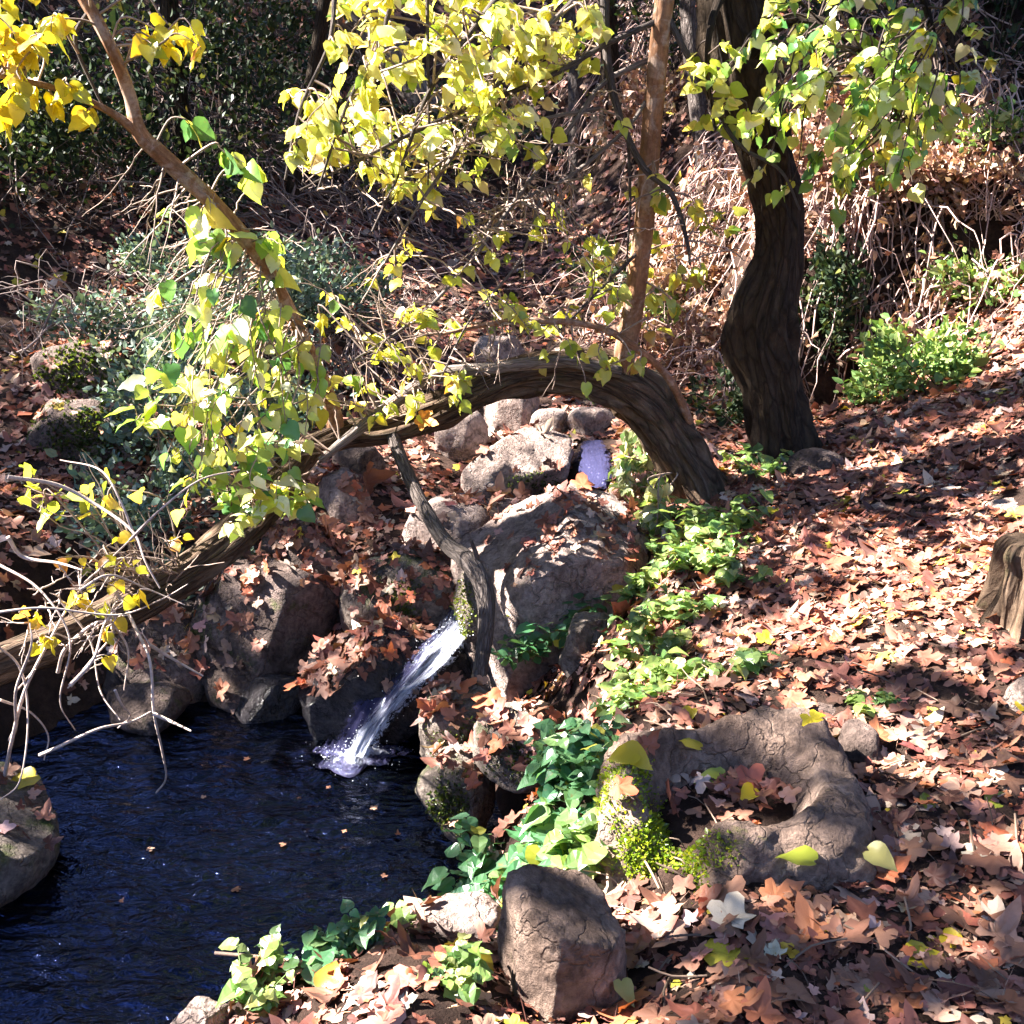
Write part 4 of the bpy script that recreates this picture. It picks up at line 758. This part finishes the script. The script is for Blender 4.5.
for lab, px, py, Y, n_, h, s_, sz, pal in [
 ('leafy green plant beside the hollowed rock, on the pool bank, largest plant in front', 540, 868, 2.5, 26, .17, .15, .052, P_MINT), ('dark green leafy plant at the water edge below the hollowed rock', 478, 890, 2.62, 22, .15, .13, .05, P_MINT), ('green plant between the mossy stone and the hollowed rock', 570, 800, 2.75, 16, .14, .12, .045, P_MINT), ('sunlit leafy plant between the standing stone and the hollowed rock', 585, 862, 2.38, 16, .13, .08, .045, P_GR),
 ('small bright plant on the bank edge above the pool', 380, 935, 2.15, 14, .12, .07, .03, P_GR), ('small pale plant at the bottom of the bank left of the low mossy stone', 335, 965, 2.0, 14, .10, .08, .03, P_MINT), ('tiny plant near the bottom left corner of the bank', 262, 1000, 1.88, 9, .09, .06, .028, P_GR), ('low plant among yellow leaves left of the upright block', 460, 1005, 1.85, 10, .07, .06, .028, P_GR),
 ('sunlit pale plant right of the large boulder', 705, 530, 4.75, 15, .2, .2, .05, P_GR), ('bright green plant beside the foot of the arched trunk', 690, 545, 4.6, 13, .16, .18, .045, P_GR), ('green plant below the sunlit pale plant on the bank', 700, 590, 4.15, 13, .14, .16, .042, P_GR), ('pale sunlit plant on the bank above the stones', 660, 640, 3.75, 16, .13, .15, .04, P_GR),
 ('green plant at the top left of the hollowed rock', 650, 700, 3.3, 18, .12, .13, .04, P_GR), ('bright small plant in the leaves on the bank below the arched trunk foot', 725, 520, 4.6, 12, .12, .14, .045, P_GR), ('bright plant low on the bank next to the dark round stone', 645, 610, 4.3, 12, .14, .1, .042, P_GR), ('pale plant halfway down the bank between boulder and hollowed rock', 640, 680, 3.55, 16, .12, .14, .04, P_GR), ('small green plant in the sunlit leaves right of the bank plants', 745, 600, 3.9, 7, .08, .1, .04, P_GR), ('small plant on the leaf slope above the hollowed rock', 735, 700, 3.2, 8, .08, .09, .035, P_GR), ('grassy green plant at the foot of the dark trunk', 765, 482, 5.4, 14, .1, .2, .04, P_GR), ('small plant in the path leaves right of the hollowed rock', 872, 715, 2.9, 6, .05, .06, .035, P_GR)]:
    b = at(px, py, Y); plant('bank_plant', lab, (b[0], b[1], zs(b[0], b[1])), n_, h, s_, sz, pal)
for lab, px, py, Y, n_, h, s_, sz in [('dark green plant growing on the front of the large boulder', 580, 615, 4.55, 22, .2, .24, .07), ('dark plant sprig under the left part of the large boulder', 525, 635, 4.5, 9, .12, .12, .055)]:
    plant('fern', lab, at(px, py, Y), n_, h, s_, sz, P_MINT, T=OVAL, lean=(0, -.4))
for lab, px, py, Y, rx, ry in [('pale variegated ivy hanging beside the foot of the arched trunk', 635, 470, 5.45, 30, 45), ('ivy on the bank below the arched trunk', 655, 520, 5.1, 18, 40)]:
    c0 = at(px, py, Y); b = np.array([c0[0], c0[1] + .1, zs(c0[0], c0[1] + .1)]); t = thing('ivy', c0, lab, 'ivy'); spray(t, np.array([b, c0 + np.array([.1, .15, .2]), c0 + np.array([.15, .1, 0])]), c0, (rx * mpp(Y), .15, ry * mpp(Y)), 30, 8, .05, ([(.3, .36, .16), (.42, .44, .25), (.14, .24, .07)], [2, 2, 2]), droop=.5, name='leaves')

# stump at the right edge
sb = at(1022, 640, 3.3); sb[2] = zs(sb[0], sb[1]); st = thing('tree_stump', sb, 'weathered stump with grooved sides at the right edge of the path', 'stump')
mb = MB(); P = np.array([sb + np.array([.02, 0, -.08]), sb + np.array([.02, 0, .06]), sb + np.array([.015, 0, .17]), sb + np.array([.01, 0, .245]), sb + np.array([.01, 0, .265])]); tube(mb, smoothline(P, 26), smoothline([[.165], [.13], [.11], [.105], [.08]], 26)[:, 0], 60, (1, 1, 1), .34, 5); mb.build('trunk', M['bark_arch'], st)

# ------------------------------------------------------------------ fallen leaves
BR = ([(.22, .08, .055), (.33, .155, .115), (.14, .055, .042), (.43, .27, .215), (.38, .12, .06), (.09, .042, .033), (.50, .39, .34), (.5, .4, .05)], [4, 4, 3, 2.2, 1.4, 2, .7, .25])
def overlap_rock(x, y): return np.zeros(len(x), bool)
lm = MB()
def litter(n, pxr, pyr, size, pal=BR, tilt=.3, dens=None):
    px = R.uniform(*pxr, n); py = R.uniform(*pyr, n); P = ground(px, py); return P
def put(P, nrm, size, pal=BR, tilt=.2, lift=.010, T=PLANE):
    n = len(P); nr = nrm + R.normal(0, tilt, (n, 3)); ax = np.cross(nr, rnd3(n)); sz = size * np.exp(R.normal(0, .3, n))
    scatter(lm, T, P + nrm * lift * R.uniform(.2, 1.6, (n, 1)), ax, nr, sz, palette(n, *pal))
def area(n, x0, x1, y0, y1, size, keep=None, **k):
    x = R.uniform(x0, x1, n); y = R.uniform(y0, y1, n); z = zt(x, y); m_ = z > ZW + .06
    px, py, w = topx(np.stack([x, y, z], 1)); m_ &= (px > -150) & (px < 1180) & (py < 1120) & (w > 0)
    for V, F in ROCKS.values():
        lo_, hi_ = V.min(0), V.max(0); c_ = (lo_ + hi_) / 2; h_ = (hi_ - lo_) / 2; m_ &= ((x - c_[0]) / h_[0]) ** 2 + ((y - c_[1]) / h_[1]) ** 2 > .8
    m_ &= ~((z < ZU + .03) & (np.abs(x - .15) < .6) & (np.abs(y - 6.05) < .4)) & ~((px > 572) & (px < 614) & (py > 440) & (py < 500) & (y > 6.2))
    nrm = tnormal(x, y); m_ &= R.uniform(0, 1, n) < np.clip((nrm[:, 2] - .25) * 1.8, 0, 1)
    if keep is not None: m_ &= keep(x, y)
    put(np.stack([x, y, z], 1)[m_], nrm[m_], size, **k)
area(3500, -.9, 2.1, 1.4, 3.6, .046, tilt=.15)
area(7000, -.3, 3.4, 3.4, 5.6, .052, tilt=.16)
area(7500, .3, 4.2, 5.4, 8.0, .055, T=PLANE_LO, tilt=.16)
area(6000, -3.4, .6, 4.8, 7.2, .052, T=PLANE_LO, tilt=.16)
area(9000, -5, 3.6, 7, 11, .062, T=PLANE_LO)
area(7000, -7, 5, 10, 15, .075, T=PLANE_LO)
area(6500, -.9, 2.1, 1.4, 3.6, .02, T=PLANE_LO + OVAL, tilt=.3, lift=.006)
area(7000, -.3, 3.4, 3.4, 5.6, .026, T=PLANE_LO + OVAL, tilt=.3, lift=.008)
def on_rock(o, n, size, nzmin=.45, box=None, pal=BR):
    V, F = ROCKS[o.name]; a, b, c = V[F[:, 0]], V[F[:, 1]], V[F[:, 2]]; nn = np.cross(b - a, c - a); ar = np.linalg.norm(nn, axis=1); nn /= ar[:, None] + 1e-12
    m_ = nn[:, 2] > nzmin; ctr = (a + b + c) / 3
    if box is not None:
        px, py, _ = topx(ctr); m_ &= (px > box[0]) & (px < box[2]) & (py > box[1]) & (py < box[3])
    i = np.where(m_)[0]
    if len(i) == 0: return
    k_ = R.choice(i, n, p=ar[i] / ar[i].sum()); put(ctr[k_], nn[k_], size, pal, .3, .012)
on_rock(rk['boulder'], 120, .05, .5, (545, 485, 650, 560)); on_rock(rk['boulder'], 50, .045, .55)
on_rock(rk[53], 220, .055, .3); on_rock(rk[54], 200, .055, .55, (300, 620, 430, 690)); on_rock(rk[50], 40, .07); on_rock(rk[51], 30, .07, .5); on_rock(rk[69], 260, .055, .3); on_rock(rk[41], 40, .06, .5); on_rock(rk[42], 50, .06, .5)
on_rock(rk[58], 90, .045, .3); on_rock(rk[56], 45, .05, .35); on_rock(rk[57], 70, .05, .35); on_rock(rk[43], 30, .06, .4); on_rock(rk[44], 14, .06, .5); on_rock(rk[52], 26, .07, .4); on_rock(rk[55], 150, .06, .35); on_rock(rk[72], 110, .06, .4); on_rock(rk[62], 18, .05, .4); on_rock(rk['upl'], 10, .06, .5); on_rock(rk['bowl'], 34, .05, .6, (640, 745, 760, 815))
th_ = R.uniform(0, 6.28, 75); rr_ = R.uniform(0, 1, 75) ** .5; P_ = ground(722 + 72 * rr_ * np.cos(th_), 802 + 30 * rr_ * np.sin(th_)); put(P_ + np.array([0, 0, .012]), np.tile([0., -.1, 1.], (75, 1)), .045, BR, .3, .02)
for i in range(330):
    b = g(R.uniform(560, 1024), 420 + 600 * R.uniform() ** .8); a = R.uniform(0, 3.14); l = R.uniform(.04, .16); d = np.array([math.cos(a), math.sin(a), R.normal(0, .12)]) * l
    tube(lm, smoothline([b + [0, 0, .015], b + d * .5 + R.normal(0, .008, 3) + [0, 0, .022], b + d + [0, 0, .018]], 5), R.uniform(.0012, .0032), 4, np.array((.24, .17, .13)) * R.uniform(.4, 1.6), cap=False)
tag(lm.build('leaf_litter', M['dry']), 'brown and reddish fallen plane leaves covering the ground', 'leaf litter', kind='stuff')

def moss(o, n, box, nz=.1, cols=([(.22, .32, .02), (.34, .42, .03), (.13, .22, .02)], [3, 3, 2]), size=.011):
    V, F = ROCKS[o.name]; a, b, c = V[F[:, 0]], V[F[:, 1]], V[F[:, 2]]; nn = np.cross(b - a, c - a); ar = np.linalg.norm(nn, axis=1); nn /= ar[:, None] + 1e-12; ctr = (a + b + c) / 3
    px, py, _ = topx(ctr); cx, cy_ = (box[0] + box[2]) / 2, (box[1] + box[3]) / 2; rr_ = ((px - cx) / (box[2] - cx)) ** 2 + ((py - cy_) / (box[3] - cy_)) ** 2
    w_ = ar * np.clip(1.0 - rr_ + .45 * fbm(ctr[:, 0], ctr[:, 1] + ctr[:, 2], 30, 4, 3) * (rr_ < 1.6), 0, 1) ** 1.6 * (nn[:, 2] > nz) * (nn @ (CAM - ctr.mean(0)) > -.2)
    if w_.sum() <= 0: return
    k_ = R.choice(len(F), n, p=w_ / w_.sum()); lb = MB(); P = ctr[k_] + R.normal(0, .004, (n, 3)); ax = nn[k_] + R.normal(0, .6, (n, 3))
    scatter(lb, OVAL, P, ax, rnd3(n), size * np.exp(R.normal(0, .3, n)), palette(n, *cols)); lb.build('moss', M['leaf'], o, smooth=False)
moss(rk['bowl'], 5200, (604, 800, 735, 905), size=.0085); moss(rk['bowl'], 1300, (590, 750, 660, 850), size=.008)
DKM = ([(.05, .085, .015), (.09, .12, .02), (.03, .05, .012)], [3, 2, 2])
moss(rk[56], 2600, (30, 340, 140, 412), -.2, DKM, .018); moss(rk[57], 3200, (26, 395, 178, 486), -.2, DKM, .018); moss(rk[41], 900, (418, 715, 500, 775), -.3, DKM); moss(rk[42], 700, (480, 740, 560, 785), -.3, DKM); moss(rk[43], 900, (420, 770, 480, 838), -.3, DKM); moss(rk[44], 500, (500, 470, 580, 500), -.4, DKM, .014); moss(rk['slab'], 400, (450, 575, 480, 640), -.4, ([(.15, .19, .03), (.1, .13, .02)], [1, 1]), .013); moss(rk[53], 700, (370, 570, 430, 640), -.2, ([(.14, .18, .04), (.08, .11, .02)], [1, 1]), .014)
# single fallen leaves, nearest first
KC = [(.30, .155, .105), (.40, .25, .19), (.20, .09, .06), (.13, .065, .045), (.36, .14, .07), (.46, .37, .31)]
KM = {}
def leaf_mesh(v, col, T=PLANE):
    key = (v, tuple(col), T is PLANE)
    if key not in KM:
        V, F = T[v]; o = mk('fallen_leaf', V, F, M['dry'] if T is PLANE else M['leaf'], col=np.tile(col, (len(V), 1))); KM[key] = o.data; bpy.data.objects.remove(o)
    return KM[key]
from mathutils import Matrix
def lay(P, nrm, size, mesh, label, group=None, name='fallen_leaf'):
    o = bpy.data.objects.new(name, mesh); C.objects.link(o); z = Vector(nrm).normalized(); a = Vector(rnd3(1)[0]); y = (a - z * a.dot(z)).normalized(); x = y.cross(z)
    o.matrix_world = Matrix(((x[0] * size, y[0] * size, z[0] * size, P[0]), (x[1] * size, y[1] * size, z[1] * size, P[1]), (x[2] * size, y[2] * size, z[2] * size, P[2]), (0, 0, 0, 1)))
    return tag(o, label, 'leaf', group)
n_ = 0
while n_ < 230:
    px, py = R.uniform(600, 1030), R.uniform(700, 1030)
    if (px < 880 and py < 905) or (px < 640 and py > 870): continue
    b = g(px, py); x, y = np.array([b[0]]), np.array([b[1]]); nr = tnormal(x, y)[0] + R.normal(0, .11, 3)
    lay(b + np.array([0, 0, R.uniform(.01, .026)]), nr, R.uniform(.05, .092), leaf_mesh(int(R.integers(0, 6)), KC[R.choice(6, p=[.3, .22, .2, .12, .06, .1])]), 'dry brown lobed leaf lying on the near bank among others like it', 'dry brown leaves on the near bank'); n_ += 1
def top_z(px, py):
    """where the sight line meets the front-most rock or the ground"""
    best = g(px, py); 
    for V, F in ROCKS.values():
        X_, Y_, w_ = topx(V); m_ = np.hypot(X_ - px, Y_ - py) < 10
        if m_.any():
            q = V[m_][np.argmin(w_[m_])]
            if q[1] < best[1]: best = q
    return best
Yl, Gl, Ol, Rl, Pl = (.62, .5, .03), (.36, .42, .05), (.60, .26, .04), (.45, .09, .04), (.6, .52, .42)
for px, py, sz, col, hrt, lab in [
 (905, 963, .085, Yl, 1, 'bright yellow leaf in the bottom right corner of the bank'), (812, 873, .075, Gl, 1, 'yellow green heart shaped leaf right of the hollowed rock'), (940, 942, .05, Yl, 1, 'small yellow leaf above the bright yellow bottom right leaf'), (704, 908, .08, Rl, 0, 'orange red leaf standing at the front foot of the hollowed rock'),
 (725, 935, .09, Pl, 0, 'cream white leaf in front of the hollowed rock'), (870, 850, .065, (.42, .4, .14), 1, 'dull olive leaf on the path right of the hollowed rock'), (640, 752, .07, Yl, 1, 'yellow leaf at the left end of the hollow in the brown rock'), (705, 755, .06, (.5, .42, .05), 1, 'yellow leaf on the back wall of the hollow'),
 (722, 786, .07, Gl, 1, 'large yellow green leaf on the floor of the hollow'), (752, 796, .05, Yl, 1, 'small yellow leaf at the right end of the hollow'), (690, 790, .09, (.36, .27, .24), 0, 'big brown lobed leaf lying in the middle of the hollow'), (690, 716, .05, Yl, 1, 'yellow leaf on the back rim of the hollowed rock'), (602, 790, .065, Rl, 0, 'red leaf at the left side of the hollowed rock'),
 (42, 772, .12, Yl, 1, 'yellow leaf on the dark stone at the lower left'), (328, 994, .06, Ol, 1, 'orange leaf on the bottom bank left of the low mossy stone'), (455, 972, .06, Yl, 0, 'yellow lobed leaf left of the upright block'), (480, 964, .05, Yl, 1, 'yellow leaf touching the upright block'), (410, 1000, .06, Rl, 0, 'deep red leaf on the bottom bank'), (248, 990, .05, Yl, 1, 'yellow leaf at the bottom left end of the bank'),
 (763, 650, .055, Yl, 0, 'yellow leaf at the lower edge of the sunlit patch'), (775, 518, .055, Yl, 0, 'yellow leaf in the shade above the sunlit patch'), (850, 445, .06, (.4, .3, .05), 0, 'yellow brown leaf near the dark trunk'), (620, 748, .08, Yl, 1, 'yellow leaf between the mossy stones and the hollowed rock'), (925, 815, .06, Gl, 1, 'green yellow leaf on the shaded path'), (985, 810, .06, Gl, 1, 'green leaf at the right side of the shaded path'),
 (805, 715, .06, Yl, 0, 'yellow leaf behind the hollowed rock'), (920, 735, .08, Pl, 0, 'pale curled leaf on the path right of the hollowed rock'), (1012, 715, .075, Yl, 1, 'yellow leaf at the right edge against the pale block'), (885, 660, .06, (.4, .36, .12), 0, 'olive leaf in the half shade below the sunlit patch'), (945, 500, .06, Ol, 0, 'orange leaf in the sunlit patch'),
 (874, 1006, .045, Gl, 1, 'small green leaf at the very bottom right of centre'), (630, 990, .05, (.42, .42, .12), 1, 'pale green leaf right of the upright block')]:
    q = top_z(px, py); lay(q + np.array([0, -.012, .03]), np.array([R.normal(0, .2), -.35 + R.normal(0, .15), 1]) if 'standing' not in lab else np.array([.3, -1, .1]), sz, leaf_mesh(int(R.integers(0, 4)), col, HEART if hrt else PLANE), lab)
lay(at(417, 416, 4.85), np.array([.1, -.9, .4]), .09, leaf_mesh(2, Ol), 'orange lobed leaf caught on the arched trunk')
for px, py in ((345, 832), (300, 800), (285, 845), (372, 812), (398, 838), (250, 760), (205, 800), (150, 850), (330, 790), (120, 905), (385, 880), (240, 890)):
    d = ray(px, py); q = CAM + d * ((ZW - H) / d[2]); lay(q + np.array([0, 0, .012]), np.array([R.normal(0, .06), R.normal(0, .06), 1]), R.uniform(.018, .034), leaf_mesh(int(R.integers(0, 6)), (KC + [Yl])[int(R.integers(0, 7))]), 'tiny fallen leaf floating on the dark pool', 'leaves floating on the pool', 'floating_leaf')
s_ = MB(); tube(s_, smoothline([at(215, 953, 2.0), at(270, 958, 1.97), at(330, 968, 1.94)], 12), np.linspace(.004, .003, 12), 6, (.3, .22, .17)); tag(s_.build('stick', M['twig']), 'thin dry stick poking out over the pool from the bottom bank', 'stick')

# ------------------------------------------------------------------ light, sky, camera
w = bpy.data.worlds.new('World'); SC.world = w; w.use_nodes = True; nt = w.node_tree; sky = nt.nodes.new('ShaderNodeTexSky'); sky.sky_type = 'NISHITA'; sky.sun_disc = False
sky.dust_density = .25; sky.ozone_density = 4; sky.sun_elevation = SUNE; sky.sun_rotation = math.atan2(SD[0], SD[1]) % (2 * math.pi); bg = nt.nodes['Background']; bg.inputs[1].default_value = .05; mxs = nt.nodes.new('ShaderNodeMix'); mxs.data_type = 'RGBA'; mxs.blend_type = 'MULTIPLY'; mxs.inputs[0].default_value = 1; mxs.inputs[7].default_value = (1.06, .95, 1.03, 1); nt.links.new(sky.outputs[0], mxs.inputs[6]); nt.links.new(mxs.outputs[2], bg.inputs[0])
L = bpy.data.lights.new('Sun', 'SUN'); L.energy = 5.0; L.angle = rad(.5); L.color = (1, .92, .85); lo_ = bpy.data.objects.new('Sun', L); C.objects.link(lo_); lo_.location = tuple(SD * 30)
lo_.rotation_euler = Vector(tuple(-SD)).to_track_quat('-Z', 'Y').to_euler()
cd = bpy.data.cameras.new('Camera'); co = bpy.data.objects.new('Camera', cd); C.objects.link(co); co.location = tuple(CAM); co.rotation_euler = (math.pi / 2 - PITCH, 0, 0)
cd.sensor_width = 36; cd.lens = 36 * FPX / 1024; cd.clip_end = 500; cd.clip_start = .05; SC.camera = co
SC.view_settings.view_transform = 'Standard'; SC.view_settings.look = 'None'; SC.view_settings.exposure = 3.3; SC.view_settings.gamma = 1
SC.render.engine = 'CYCLES'; cy = SC.cycles; cy.max_bounces = 6; cy.diffuse_bounces = 2; cy.glossy_bounces = 3; cy.transmission_bounces = 4; cy.transparent_max_bounces = 4; cy.sample_clamp_indirect = 6; cy.use_denoising = True; cy.caustics_reflective = False; cy.caustics_refractive = False
